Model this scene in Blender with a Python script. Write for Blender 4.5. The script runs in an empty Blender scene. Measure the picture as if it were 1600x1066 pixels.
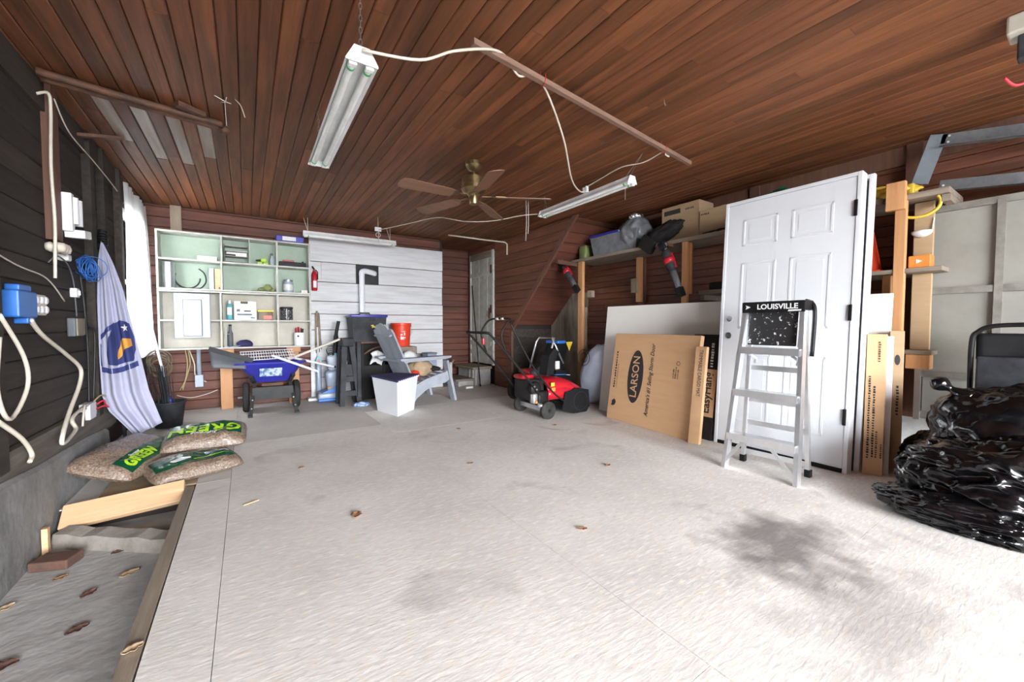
import bpy, bmesh, math, random
from mathutils import Vector, Matrix, noise
random.seed(7)
S = bpy.context.scene
COL = S.collection
PI = math.pi

# ---------------------------------------------------------------- camera, sky, light, exposure
cam = bpy.data.cameras.new('camera'); cam.sensor_width = 36; cam.lens = 622/1600*36; cam.clip_start = .02; cam.clip_end = 200
co = bpy.data.objects.new('camera', cam); COL.objects.link(co); S.camera = co
co.location = (0, 0, 1.0)
co.rotation_euler = (math.radians(90-2.21), 0, math.radians(-33.69))
W = bpy.data.worlds.new('sky'); S.world = W; W.use_nodes = True
W.node_tree.nodes['Background'].inputs[0].default_value = (.93, .965, 1.0, 1)
W.node_tree.nodes['Background'].inputs[1].default_value = 9.0
def portal(loc, rot, sx, sy):      # sampling aid for the open garage door and the window (gives off no light itself)
    l = bpy.data.lights.new('sky_portal', 'AREA'); l.shape = 'RECTANGLE'; l.size = sx; l.size_y = sy
    l.cycles.is_portal = True
    o = bpy.data.objects.new('sky_portal', l); COL.objects.link(o); o.location = loc; o.rotation_euler = rot
portal((.9, -3.85, 1.0), (math.radians(90), 0, 0), 4.0, 2.6)
portal((-1.1, 5.4, 1.4), (0, math.radians(-90), 0), 1.6, 1.0)
S.view_settings.view_transform = 'Standard'; S.view_settings.look = 'None'
S.view_settings.gamma = 1; S.view_settings.use_curve_mapping = False
S.view_settings.exposure = 2.6

# ---------------------------------------------------------------- materials
MATS = {}
def mat(name, col, rough=.6, metal=0., col2=None, vs=6., stretch=(1,1,1), rnd=0., bump=0., bs=60., trans=0., coat=0., contrast=(.35,.65), spec=.5, alpha=1., sheen=0.):
    if name in MATS: return MATS[name]
    m = bpy.data.materials.new(name); m.use_nodes = True; nt = m.node_tree; N = nt.nodes; L = nt.links
    b = N['Principled BSDF']; b.inputs['Roughness'].default_value = rough; b.inputs['Metallic'].default_value = metal
    b.inputs['Specular IOR Level'].default_value = spec
    b.inputs['Coat Weight'].default_value = coat; b.inputs['Transmission Weight'].default_value = trans; b.inputs['Alpha'].default_value = alpha
    geo = N.new('ShaderNodeNewGeometry'); oi = N.new('ShaderNodeObjectInfo')
    mp = N.new('ShaderNodeMapping'); mp.inputs['Scale'].default_value = stretch
    add = N.new('ShaderNodeVectorMath'); add.operation = 'MULTIPLY_ADD'
    L.new(oi.outputs['Random'], add.inputs[0]); add.inputs[1].default_value = (17, 23, 31); L.new(geo.outputs['Position'], add.inputs[2])
    L.new(add.outputs[0], mp.inputs[0])
    c = (*col, 1); c2 = (*(col2 or tuple(x*.82 for x in col)), 1)
    nz = N.new('ShaderNodeTexNoise'); nz.inputs['Scale'].default_value = vs; nz.inputs['Detail'].default_value = 5; nz.inputs['Roughness'].default_value = .65
    L.new(mp.outputs[0], nz.inputs['Vector'])
    rp = N.new('ShaderNodeMapRange'); rp.inputs[1].default_value = contrast[0]; rp.inputs[2].default_value = contrast[1]
    L.new(nz.outputs[0], rp.inputs[0])
    mx = N.new('ShaderNodeMix'); mx.data_type = 'RGBA'; mx.inputs[6].default_value = c; mx.inputs[7].default_value = c2
    L.new(rp.outputs[0], mx.inputs[0]); out = mx.outputs[2]
    if rnd:
        r2 = N.new('ShaderNodeMapRange'); r2.inputs[3].default_value = 1-rnd; r2.inputs[4].default_value = 1+rnd
        L.new(oi.outputs['Random'], r2.inputs[0])
        hs = N.new('ShaderNodeHueSaturation'); L.new(r2.outputs[0], hs.inputs['Value']); L.new(out, hs.inputs['Color']); out = hs.outputs[0]
    L.new(out, b.inputs['Base Color'])
    if bump:
        n2 = N.new('ShaderNodeTexNoise'); n2.inputs['Scale'].default_value = bs; n2.inputs['Detail'].default_value = 4
        L.new(mp.outputs[0], n2.inputs['Vector'])
        bp = N.new('ShaderNodeBump'); bp.inputs['Strength'].default_value = bump; bp.inputs['Distance'].default_value = .01
        L.new(n2.outputs[0], bp.inputs['Height']); L.new(bp.outputs[0], b.inputs['Normal'])
    MATS[name] = m; return m

def wood(name, c1, c2, axis, rough=.55, rnd=.25, sc=4., bump=.15, coat=0., contrast=(.3,.7), spec=.5):
    st = [9, 9, 9]; st[axis] = .6
    return mat(name, c1, rough, 0, c2, sc, st, rnd, bump, 9, coat=coat, contrast=contrast, spec=spec)

M_ceil = wood('ceiling varnished wood', (.235,.085,.034), (.090,.036,.017), 1, .55, .26, 2.2, .12, spec=.25)
M_ceilg = wood('ceiling wood window sheen', (.42,.36,.30), (.20,.10,.055), 1, .5, .2, 1.2, .1)  # pale window highlights on the varnish, painted into the colour
M_red_y = wood('red brown boards lengthwise', (.21,.075,.038), (.085,.030,.017), 1, .6, .22, 2.5, .12)
M_red_x = wood('red brown boards crosswise', (.17,.055,.034), (.07,.025,.017), 0, .6, .22, 2.5, .12)
M_left = wood('weathered and recess shade boards', (.050,.040,.033), (.020,.015,.012), 1, .8, .3, 2.5, .2)
M_stud = wood('old brown stud', (.16,.07,.045), (.09,.045,.03), 2, .7, .15, 3, .15)
M_dark = mat('dark cavity', (.03,.022,.018), .9)
M_whiteb = mat('white painted board', (.66,.67,.69), .6, 0, (.50,.49,.48), 3., (.8,3,9), .06, .15, 6, contrast=(.42,.8))
M_pine_z = wood('new pine upright', (.62,.33,.15), (.50,.24,.10), 2, .6, .08, 3, .1)
M_pine = wood('new pine plank', (.70,.47,.28), (.58,.35,.19), 0, .6, .08, 3, .1)
M_greyw = wood('grey shelf plank', (.33,.27,.21), (.20,.16,.12), 1, .7, .12, 3, .15)
M_greywz = wood('grey upright', (.36,.29,.22), (.22,.17,.12), 2, .7, .12, 3, .15)
M_conc = mat('old concrete', (.50,.50,.49), .9, 0, (.36,.35,.34), 5, bump=.35, bs=30)
M_concp = mat('pale plaster', (.30,.27,.21), .9, 0, (.15,.12,.09), 4, (2,2,.6), bump=.25, bs=25)
M_grnd = mat('outdoor asphalt', (.13,.128,.125), .9, 0, (.10,.098,.095), 4, bump=.1)
M_white = mat('white enamel', (.70,.725,.76), .35, 0, (.68,.705,.74), 3)
M_whitem = mat('white plastic', (.73,.75,.79), .45, 0, (.74,.75,.78), 3)
M_cream = mat('cream paint', (.54,.51,.44), .6, 0, (.46,.43,.36), 5)
M_green = mat('pale green paint', (.385,.48,.385), .6, 0, (.33,.42,.33), 5)
M_edge = mat('worn white paint', (.56,.57,.53), .6, 0, (.42,.41,.36), 9)
M_panelgrey = mat('pale grey enamel', (.40,.455,.53), .4, 0, (.385,.44,.515), 3)
M_black = mat('black plastic', (.007,.007,.008), .45, 0, (.012,.012,.013), 10, spec=.22)
M_blackm = mat('black painted steel', (.008,.008,.009), .4, 0, (.018,.017,.016), 12, spec=.22)
M_rubber = mat('dark rubber', (.012,.012,.012), .8, 0, (.02,.02,.019), 14, spec=.22)
M_tyre = mat('dusty tyre rubber', (.045,.044,.041), .85, 0, (.022,.022,.021), 12, spec=.22)
M_grey = mat('grey plastic', (.14,.15,.165), .55, 0, (.10,.107,.12), 8)
M_dgrey = mat('dusty dark grey plastic', (.045,.048,.054), .6, 0, (.022,.022,.026), 7, spec=.22)
M_chairgrey = mat('grey moulded resin', (.34,.36,.41), .6, 0, (.27,.29,.33), 8, rnd=.05)
M_blue = mat('blue plastic', (.035,.035,.36), .35, 0, (.03,.03,.28), 6)
M_blue2 = mat('bright blue plastic', (.03,.16,.55), .4)
M_navy = mat('navy cloth', (.03,.025,.10), .8)
M_teal = mat('teal plastic', (.08,.36,.42), .35)
M_red = mat('red enamel', (.50,.012,.025), .3, 0, (.40,.010,.02), 5)
M_redor = mat('orange red plastic', (.75,.055,.02), .4, 0, (.68,.05,.02), 5)
M_orange = mat('orange plastic', (.80,.25,.05), .5)
M_yellow = mat('yellow plastic', (.75,.52,.06), .45)
M_gold = mat('yellow print', (.70,.55,.05), .5)
M_alu = mat('aluminium', (.80,.81,.83), .28, .85, (.70,.71,.73), 8)
M_galv = mat('galvanised steel', (.35,.38,.41), .45, .7, (.22,.24,.26), 7)
M_galvd = mat('painted grey steel', (.28,.33,.37), .55, .2, (.22,.26,.30), 7)
M_zinc = mat('zinc duct', (.62,.65,.66), .3, .85, (.5,.53,.54), 6)
M_brass = mat('antique brass', (.42,.31,.16), .3, .9, (.25,.18,.09), 9)
M_blade = wood('fan blade veneer', (.25,.13,.08), (.18,.09,.05), 0, .45, .1, 3, .05)
M_rod = wood('dusty wooden rod', (.24,.15,.11), (.16,.09,.06), 0, .7, .1, 4, .1)
M_rust = mat('rusty iron', (.17,.075,.04), .7, .2, (.07,.04,.03), 12, bump=.3, bs=40)
M_cord = mat('off white cord', (.68,.62,.52), .5)
M_bcord = mat('black cord', (.02,.02,.02), .5)
M_tancord = mat('tan cord', (.45,.35,.18), .6)
M_coil = mat('old brown cord', (.20,.165,.11), .7, 0, (.10,.08,.055), 20)
M_redcord = mat('red wire', (.6,.03,.05), .5)
M_chain = mat('dull chain', (.35,.33,.30), .4, .8)
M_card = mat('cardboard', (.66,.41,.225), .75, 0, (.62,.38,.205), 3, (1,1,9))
M_cardd = mat('darker cardboard grade', (.42,.29,.17), .8, 0, (.38,.26,.15), 3, (1,1,9))  # duller, darker brown than the plain cardboard
M_ink = mat('dark ink', (.045,.04,.04), .7, spec=.22)
M_inkbrown = mat('brown ink', (.10,.06,.035), .7)
M_paper = mat('white paper', (.80,.80,.80), .7)
M_foam = mat('pale foam board', (.76,.75,.71), .8, 0, (.73,.72,.68), 2)
M_oldpanel = mat('dingy cream panel', (.27,.265,.235), .7, 0, (.22,.215,.19), 3)
M_sill = mat('stained sill concrete', (.33,.30,.265), .9, 0, (.22,.195,.165), 9, bump=.4, bs=30)
M_stile = mat('grimy grey paint', (.23,.22,.195), .7, 0, (.15,.14,.12), 9)
M_lamp = mat('white lamp enamel', (.88,.89,.90), .35)
M_beam = wood('dusty grey beam', (.15,.135,.115), (.07,.06,.05), 1, .8, .15, 3, .2)
M_kerb = mat('dark kerb concrete', (.25,.25,.25), .9, 0, (.15,.15,.145), 5, bump=.35, bs=30)  # darker grey than the other concrete
M_charc = mat('charcoal carton', (.022,.020,.020), .7, spec=.22)
M_tube = mat('fluorescent tube glass', (.93,.94,.93), .25)
M_greenring = mat('green tube ring', (.05,.42,.12), .4)
M_baggreen = mat('dark green film', (.004,.05,.022), .25, 0, (.006,.07,.03), 9)
M_lime = mat('lime print', (.36,.60,.02), .35)
M_lime2 = mat('lime plastic', (.40,.62,.05), .4)
M_flag = mat('white flag cloth', (.37,.375,.49), .85, 0, (.32,.325,.43), 4)
M_flagblue = mat('flag blue print', (.028,.038,.155), .85)
M_flaggold = mat('flag gold print', (.72,.33,.06), .85)
M_garb = mat('black bin liner', (.002,.002,.0025), .17, 0, (.004,.004,.005), 9, bump=.35, bs=12)
M_toteclear = mat('cloudy storage tub', (.22,.23,.25), .3, 0, (.14,.145,.16), 9, bump=.4, bs=18)
M_leaf = mat('dry leaf', (.42,.23,.11), .8, 0, (.26,.12,.06), 40)
M_leafd = mat('dark dry leaf', (.17,.085,.06), .8, 0, (.10,.05,.04), 40)
M_leafp = mat('pale dry leaf', (.55,.42,.28), .8, 0, (.45,.31,.18), 40)
M_brick = mat('brown block', (.13,.065,.045), .85, 0, (.08,.045,.035), 12, bump=.3)
M_bagblue = mat('pale blue woven bag', (.50,.55,.66), .6, 0, (.42,.47,.58), 7, bump=.2, bs=20)
M_vacgrey = mat('bluish grey plastic', (.28,.33,.42), .35, 0, (.22,.27,.36), 6)
M_wire = mat('white wire', (.75,.78,.84), .4)
M_brownrag = mat('tan rag', (.42,.31,.20), .9, 0, (.30,.21,.13), 10)
M_olive = mat('olive tin', (.22,.26,.09), .5, 0, (.15,.18,.07), 8)
M_label = mat('printed label', (.55,.62,.66), .5, 0, (.10,.20,.42), 22, contrast=(.45,.55))
M_splat = mat('paint splashed plate', (.02,.02,.022), .5, 0, (.75,.75,.74), 42, contrast=(.60,.63))
M_jar = mat('jar of screws', (.04,.04,.042), .35, 0, (.50,.50,.50), 45, contrast=(.55,.62))
M_foil = mat('crumpled foil', (.75,.76,.78), .25, .9, (.3,.3,.32), 30, bump=.6, bs=40)
M_pelletmat = None

def pellet_mat():
    m = bpy.data.materials.new('pellets under clear film'); m.use_nodes = True; nt = m.node_tree; N = nt.nodes; L = nt.links
    b = N['Principled BSDF']; b.inputs['Roughness'].default_value = .55; b.inputs['Coat Weight'].default_value = 1; b.inputs['Coat Roughness'].default_value = .12
    g = N.new('ShaderNodeNewGeometry'); v = N.new('ShaderNodeTexVoronoi'); v.inputs['Scale'].default_value = 95
    L.new(g.outputs['Position'], v.inputs['Vector'])
    r = N.new('ShaderNodeValToRGB'); r.color_ramp.elements[0].color = (.34,.25,.18,1); r.color_ramp.elements[1].color = (.13,.085,.06,1); r.color_ramp.elements[1].position = .75
    L.new(v.outputs['Distance'], r.inputs[0]); L.new(r.outputs[0], b.inputs['Base Color'])
    n = N.new('ShaderNodeTexNoise'); n.inputs['Scale'].default_value = 26; n.inputs['Detail'].default_value = 3; n.inputs['Distortion'].default_value = 1.5
    L.new(g.outputs['Position'], n.inputs['Vector'])
    bp = N.new('ShaderNodeBump'); bp.inputs['Strength'].default_value = .9; bp.inputs['Distance'].default_value = .02
    L.new(n.outputs[0], bp.inputs['Height']); L.new(bp.outputs[0], b.inputs['Coat Normal'])
    return m
M_pellet = pellet_mat()

def osb_mat(name, base, dark, flake, stain=True):
    m = bpy.data.materials.new(name); m.use_nodes = True; nt = m.node_tree; N = nt.nodes; L = nt.links
    b = N['Principled BSDF']; b.inputs['Roughness'].default_value = .72; b.inputs['Specular IOR Level'].default_value = .35
    g = N.new('ShaderNodeNewGeometry')
    def nz(scale, sc=(1,1,1), rot=0, det=4, dist=0):
        mp = N.new('ShaderNodeMapping'); mp.inputs['Scale'].default_value = sc; mp.inputs['Rotation'].default_value = (0,0,rot)
        L.new(g.outputs['Position'], mp.inputs[0])
        n = N.new('ShaderNodeTexNoise'); n.inputs['Scale'].default_value = scale; n.inputs['Detail'].default_value = det; n.inputs['Distortion'].default_value = dist
        L.new(mp.outputs[0], n.inputs['Vector']); return n.outputs[0]
    def rng(x, a, c, lo=0, hi=1):
        r = N.new('ShaderNodeMapRange'); r.inputs[1].default_value = a; r.inputs[2].default_value = c; r.inputs[3].default_value = lo; r.inputs[4].default_value = hi
        L.new(x, r.inputs[0]); return r.outputs[0]
    def mul(x, y):
        q = N.new('ShaderNodeMath'); q.operation = 'MULTIPLY'; L.new(x, q.inputs[0])
        if isinstance(y, float): q.inputs[1].default_value = y
        else: L.new(y, q.inputs[1])
        return q.outputs[0]
    def mix(f, a, c):
        x = N.new('ShaderNodeMix'); x.data_type = 'RGBA'; L.new(f, x.inputs[0])
        for i, v in ((6, a), (7, c)):
            if isinstance(v, tuple): x.inputs[i].default_value = (*v, 1)
            else: L.new(v, x.inputs[i])
        return x.outputs[2]
    c = mix(rng(nz(1.6, det=6), .35, .7), base, tuple(v*.80 for v in base))
    f1 = nz(17, (1, 4.5, 1), .45, 6, .5); f2 = nz(23, (1, 4, 1), .75, 6, .5); f3 = nz(15, (1, 3, 1), .2, 6, .6)
    c = mix(rng(f1, .50, .72, 0, flake), c, tuple(min(1, v*1.18) for v in base))
    c = mix(rng(f2, .52, .74, 0, flake), c, tuple(v*.74 for v in base))
    c = mix(rng(f3, .54, .74, 0, flake), c, (base[0]*1.02, base[1]*.92, base[2]*.80))
    c = mix(mul(rng(nz(2.3, det=5, dist=.8), .60, .74), .55), c, dark)
    c = mix(rng(nz(60, (1, 4, 1), .4, 2), .68, .74, 0, .5), c, dark)
    if stain:
        # one oil stain with its own place on the boards, and a fainter one next to it
        for (sx, sy, rx, ry, k) in ((2.03, .80, .40, .30, .85), (1.80, .42, .45, .28, .45)):
            mp = N.new('ShaderNodeMapping'); mp.vector_type = 'POINT'; mp.inputs['Location'].default_value = (-sx/rx, -sy/ry, 0); mp.inputs['Scale'].default_value = (1/rx, 1/ry, 0)
            L.new(g.outputs['Position'], mp.inputs[0])
            ln = N.new('ShaderNodeVectorMath'); ln.operation = 'LENGTH'; L.new(mp.outputs[0], ln.inputs[0])
            ad = N.new('ShaderNodeMath'); ad.operation = 'ADD'; L.new(ln.outputs['Value'], ad.inputs[0]); L.new(rng(nz(7, det=5), .3, .7, -.35, .35), ad.inputs[1])
            c = mix(rng(ad.outputs[0], 1.15, .25, 0, k), c, (.16,.15,.15))
    L.new(c, b.inputs['Base Color'])
    bp = N.new('ShaderNodeBump'); bp.inputs['Strength'].default_value = .25; bp.inputs['Distance'].default_value = .004
    L.new(f1, bp.inputs['Height']); L.new(bp.outputs[0], b.inputs['Normal'])
    return m
M_osb = osb_mat('worn strand board', (.78,.76,.725), (.36,.34,.32), .8)
M_ply = osb_mat('worn plywood', (.64,.61,.575), (.34,.32,.30), .35, False)

def glass_mat():
    m = bpy.data.materials.new('window glass'); m.use_nodes = True; nt = m.node_tree; N = nt.nodes; L = nt.links
    N.remove(N['Principled BSDF']); t = N.new('ShaderNodeBsdfTransparent'); g = N.new('ShaderNodeBsdfGlossy'); g.inputs[1].default_value = .02
    f = N.new('ShaderNodeFresnel'); x = N.new('ShaderNodeMixShader'); L.new(f.outputs[0], x.inputs[0]); L.new(t.outputs[0], x.inputs[1]); L.new(g.outputs[0], x.inputs[2])
    L.new(x.outputs[0], N['Material Output'].inputs[0]); return m
M_glass = glass_mat()
def curtain_mat():
    m = bpy.data.materials.new('sheer curtain'); m.use_nodes = True; nt = m.node_tree; N = nt.nodes; L = nt.links
    N.remove(N['Principled BSDF']); d = N.new('ShaderNodeBsdfDiffuse'); d.inputs[0].default_value = (.85,.86,.86,1)
    t = N.new('ShaderNodeBsdfTranslucent'); t.inputs[0].default_value = (.9,.91,.92,1); x = N.new('ShaderNodeMixShader'); x.inputs[0].default_value = .6
    L.new(d.outputs[0], x.inputs[1]); L.new(t.outputs[0], x.inputs[2]); L.new(x.outputs[0], N['Material Output'].inputs[0]); return m
M_curtain = curtain_mat()

# ---------------------------------------------------------------- mesh helpers
WL = {}     # world location of every object made here
def V(*a): return Vector(a)
class MB:
    def __init__(s, M=None): s.v = []; s.f = []; s.M = M
    def add(s, vs, fs):
        o = len(s.v)
        for p in vs:
            p = Vector(p); s.v.append(s.M @ p if s.M else p)
        s.f += [[i+o for i in f] for f in fs]; return s
    def box(s, x0, x1, y0, y1, z0, z1):
        return s.add([(x0,y0,z0),(x1,y0,z0),(x1,y1,z0),(x0,y1,z0),(x0,y0,z1),(x1,y0,z1),(x1,y1,z1),(x0,y1,z1)],
                     [(0,3,2,1),(4,5,6,7),(0,1,5,4),(1,2,6,5),(2,3,7,6),(3,0,4,7)])
    def cbox(s, c, d): return s.box(c[0]-d[0]/2, c[0]+d[0]/2, c[1]-d[1]/2, c[1]+d[1]/2, c[2]-d[2]/2, c[2]+d[2]/2)
    def rbox(s, x0, x1, y0, y1, z0, z1, r=.01):        # box with chamfered edges
        b = bmesh.new(); bmesh.ops.create_cube(b, size=1)
        for v in b.verts: v.co = Vector((x0+(v.co.x+.5)*(x1-x0), y0+(v.co.y+.5)*(y1-y0), z0+(v.co.z+.5)*(z1-z0)))
        bmesh.ops.bevel(b, geom=b.edges[:], offset=r, segments=2, profile=.5, affect='EDGES')
        b.verts.index_update(); r_ = s.add([v.co.copy() for v in b.verts], [[v.index for v in f.verts] for f in b.faces]); b.free(); return r_
    def bar(s, p0, p1, w, t, up=(0,0,1)):                # rectangular bar between two points
        p0, p1 = Vector(p0), Vector(p1); d = (p1-p0).normalized(); a = d.cross(Vector(up))
        if a.length < 1e-4: a = d.cross(Vector((1,0,0)))
        a.normalize(); n = a.cross(d).normalized(); a = a*w/2; n = n*t/2
        vs = [p0-a-n, p0+a-n, p0+a+n, p0-a+n, p1-a-n, p1+a-n, p1+a+n, p1-a+n]
        return s.add(vs, [(0,3,2,1),(4,5,6,7),(0,1,5,4),(1,2,6,5),(2,3,7,6),(3,0,4,7)])
    def cyl(s, p0, p1, r0, r1=None, n=14, cap=True):
        return s.tube([p0, p1], [r0, r0 if r1 is None else r1], n, cap)
    def tube(s, path, r, n=8, cap=True):
        P = [Vector(p) for p in path]; k = len(P); R = r if isinstance(r, (list, tuple)) else [r]*k
        vs = []; prev = None
        for i, p in enumerate(P):
            d = (P[min(i+1,k-1)]-P[max(i-1,0)]).normalized()
            if prev is None:
                a = d.cross(Vector((0,0,1)));
                if a.length < 1e-3: a = d.cross(Vector((1,0,0)))
            else: a = prev - d*prev.dot(d)
            a.normalize(); prev = a; b = d.cross(a)
            for j in range(n):
                t = 2*PI*j/n; vs.append(p + (a*math.cos(t)+b*math.sin(t))*R[i])
        fs = [(i*n+j, i*n+(j+1)%n, (i+1)*n+(j+1)%n, (i+1)*n+j) for i in range(k-1) for j in range(n)]
        if cap: fs += [tuple(range(n-1,-1,-1)), tuple(range((k-1)*n, k*n))]
        return s.add(vs, fs)
    def lathe(s, c, prof, n=20, axis=(0,0,1), cap=True):
        c = Vector(c); ax = Vector(axis).normalized()
        return s.tube_raw(c, ax, prof, n, cap)
    def tube_raw(s, c, ax, prof, n, cap):
        a = ax.cross(Vector((1,0,0)));
        if a.length < 1e-3: a = ax.cross(Vector((0,1,0)))
        a.normalize(); b = ax.cross(a); vs = []
        for (r, h) in prof:
            for j in range(n):
                t = 2*PI*j/n; vs.append(c + ax*h + (a*math.cos(t)+b*math.sin(t))*r)
        k = len(prof)
        fs = [(i*n+j, i*n+(j+1)%n, (i+1)*n+(j+1)%n, (i+1)*n+j) for i in range(k-1) for j in range(n)]
        if cap: fs += [tuple(range(n-1,-1,-1)), tuple(range((k-1)*n, k*n))]
        return s.add(vs, fs)
    def prism(s, poly, a0, a1, axis=1):                   # 2D polygon extruded along an axis
        def p3(q, a):
            return {0: (a, q[0], q[1]), 1: (q[0], a, q[1]), 2: (q[0], q[1], a)}[axis]
        n = len(poly)
        return s.add([p3(q, a0) for q in poly]+[p3(q, a1) for q in poly],
                     [tuple(range(n)), tuple(range(2*n-1, n-1, -1))]+[(i, (i+1)%n, n+(i+1)%n, n+i) for i in range(n)])
    def grid(s, fn, nu, nv, thick=0):
        vs = [fn(i/nu, j/nv) for i in range(nu+1) for j in range(nv+1)]
        return s.add(vs, [(i*(nv+1)+j, (i+1)*(nv+1)+j, (i+1)*(nv+1)+j+1, i*(nv+1)+j+1) for i in range(nu) for j in range(nv)])
    def ball(s, c, r, sub=2, fn=None, flat=None):
        b = bmesh.new(); bmesh.ops.create_icosphere(b, subdivisions=sub, radius=1)
        c = Vector(c); r = Vector(r) if isinstance(r, (tuple, list)) else Vector((r,r,r)); vs = []
        for v in b.verts:
            p = v.co.copy(); q = Vector((p.x*r.x, p.y*r.y, p.z*r.z))
            if fn: q = fn(p, q)
            q = q + c
            if flat is not None and q.z < flat: q.z = flat + (q.z-flat)*.02
            vs.append(q)
        b.verts.index_update(); s.add(vs, [[v.index for v in f.verts] for f in b.faces]); b.free(); return s
    def torus(s, c, R, r, axis=(0,0,1), n=28, m=8, a0=0, a1=2*PI):
        ax = Vector(axis).normalized(); a = ax.cross(Vector((1,0,0)))
        if a.length < 1e-3: a = ax.cross(Vector((0,1,0)))
        a.normalize(); b = ax.cross(a); c = Vector(c)
        return s.tube([c+(a*math.cos(a0+(a1-a0)*i/n)+b*math.sin(a0+(a1-a0)*i/n))*R for i in range(n+1)], r, m)
    def build(s, name, m, parent=None, smooth=False, loc=None, solid=0, auto=None):
        if parent is not None: L0 = WL[parent.name]
        elif loc is not None: L0 = Vector(loc)
        else:
            xs = [p.x for p in s.v]; ys = [p.y for p in s.v]; zs = [p.z for p in s.v]
            L0 = Vector(((min(xs)+max(xs))/2, (min(ys)+max(ys))/2, min(zs)))
        me = bpy.data.meshes.new(name); me.from_pydata([p-L0 for p in s.v], [], s.f); me.update()
        b = bmesh.new(); b.from_mesh(me); bmesh.ops.recalc_face_normals(b, faces=b.faces[:]); b.to_mesh(me); b.free()
        me.materials.append(m if not isinstance(m, str) else MATS[m])
        if smooth:
            for p in me.polygons: p.use_smooth = True
            if auto is not None:
                me.set_sharp_from_angle(angle=math.radians(auto))
        o = bpy.data.objects.new(name, me); COL.objects.link(o)
        if parent is not None: o.parent = parent; WL[o.name] = L0.copy()
        else: o.location = L0; WL[o.name] = L0.copy()
        if solid:
            md = o.modifiers.new('thickness', 'SOLIDIFY'); md.thickness = solid; md.offset = 0
        return o

def thing(name, label, cat, loc, group=None):
    o = bpy.data.objects.new(name, None); COL.objects.link(o); o.location = loc; o.empty_display_size = .1
    WL[o.name] = Vector(loc); o['label'] = label; o['category'] = cat; o['kind'] = 'thing'
    if group: o['group'] = group
    return o
def tag(o, label, cat, group=None, kind='thing'):
    o['label'] = label; o['category'] = cat; o['kind'] = kind
    if group: o['group'] = group
    return o
def struct(o, label, cat=None):
    o['kind'] = 'structure'; o['label'] = label; o['category'] = cat or 'room'
    return o
def frame(o, u, v):                                       # matrix whose x axis is u, y axis is v
    u = Vector(u).normalized(); v = Vector(v).normalized(); n = u.cross(v).normalized(); v = n.cross(u)
    return Matrix(((u.x,v.x,n.x,o[0]),(u.y,v.y,n.y,o[1]),(u.z,v.z,n.z,o[2]),(0,0,0,1)))
def lean(p0, p1, dx):                                     # panel standing on p0-p1, tipped towards +X by slope dx
    p0 = Vector(p0); p1 = Vector(p1); return frame(p0, p1-p0, Vector((dx, 0, 1)))
def text(body, size, m, parent, M, name='lettering', shear=0, align='LEFT', off=0., warp=None, spacing=1., sx=1., ext=.0004):
    c = bpy.data.curves.new('t', 'FONT'); c.body = body; c.size = size; c.shear = shear; c.align_x = align; c.align_y = 'CENTER'
    c.offset = off; c.space_character = spacing; c.extrude = ext; c.resolution_u = 3
    o = bpy.data.objects.new('t', c); COL.objects.link(o)
    dg = bpy.context.evaluated_depsgraph_get(); me = bpy.data.meshes.new_from_object(o.evaluated_get(dg))
    bpy.data.objects.remove(o); bpy.data.curves.remove(c)
    if warp:
        b = bmesh.new(); b.from_mesh(me)
        bmesh.ops.subdivide_edges(b, edges=[e for e in b.edges if e.calc_length() > size*.12], cuts=2); bmesh.ops.triangulate(b, faces=b.faces[:]); b.to_mesh(me); b.free()
    L0 = WL[parent.name]
    for v in me.vertices:
        p = Vector((v.co.x*sx, v.co.y, v.co.z))
        v.co = (warp(p) if warp else M @ p) - L0
    me.materials.clear(); me.materials.append(m); me.name = name
    q = bpy.data.objects.new(name, me); COL.objects.link(q); q.parent = parent; WL[q.name] = L0.copy(); return q
def dashes(parent, M, length, h, m, n):      # a line of print too small to read, as word-like strokes
    mb = MB(M); rs = random.Random(int(length*1e4)+n); x = 0; w = length/n
    for i in range(n):
        k = w*rs.uniform(.45,.85); mb.box(x, x+k, -h*rs.uniform(.3,.5), h*rs.uniform(.3,.5), 0, .0008); x += w
    return mb.build('print_line', m, parent)
def smoothpath(pts, k=6):
    P = [Vector(p) for p in pts]; out = []
    for i in range(len(P)-1):
        a = P[max(i-1,0)]; b = P[i]; c = P[i+1]; d = P[min(i+2,len(P)-1)]
        for j in range(k):
            t = j/k; out.append(.5*((2*b)+(c-a)*t+(2*a-5*b+4*c-d)*t*t+(3*b-a-3*c+d)*t**3))
    out.append(P[-1]); return out
def cable(name, pts, r, m, label=None, cat='cable', parent=None, group=None, k=6, n=6):
    o = MB().tube(smoothpath(pts, k), r, n).build(name, m, parent, True)
    if parent is None: tag(o, label, cat, group)
    return o

# ================================================================ THE ROOM
CE = 2.38; XL = -.95; XR = 4.28; XD = 3.45; YB = 6.03; YA = 6.65; YF = -3.7
o = MB().box(-30, 30, -30, 30, -.40, -.18).build('ground', M_grnd); struct(o, 'paved ground outside and beneath the garage', 'ground')
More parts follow.
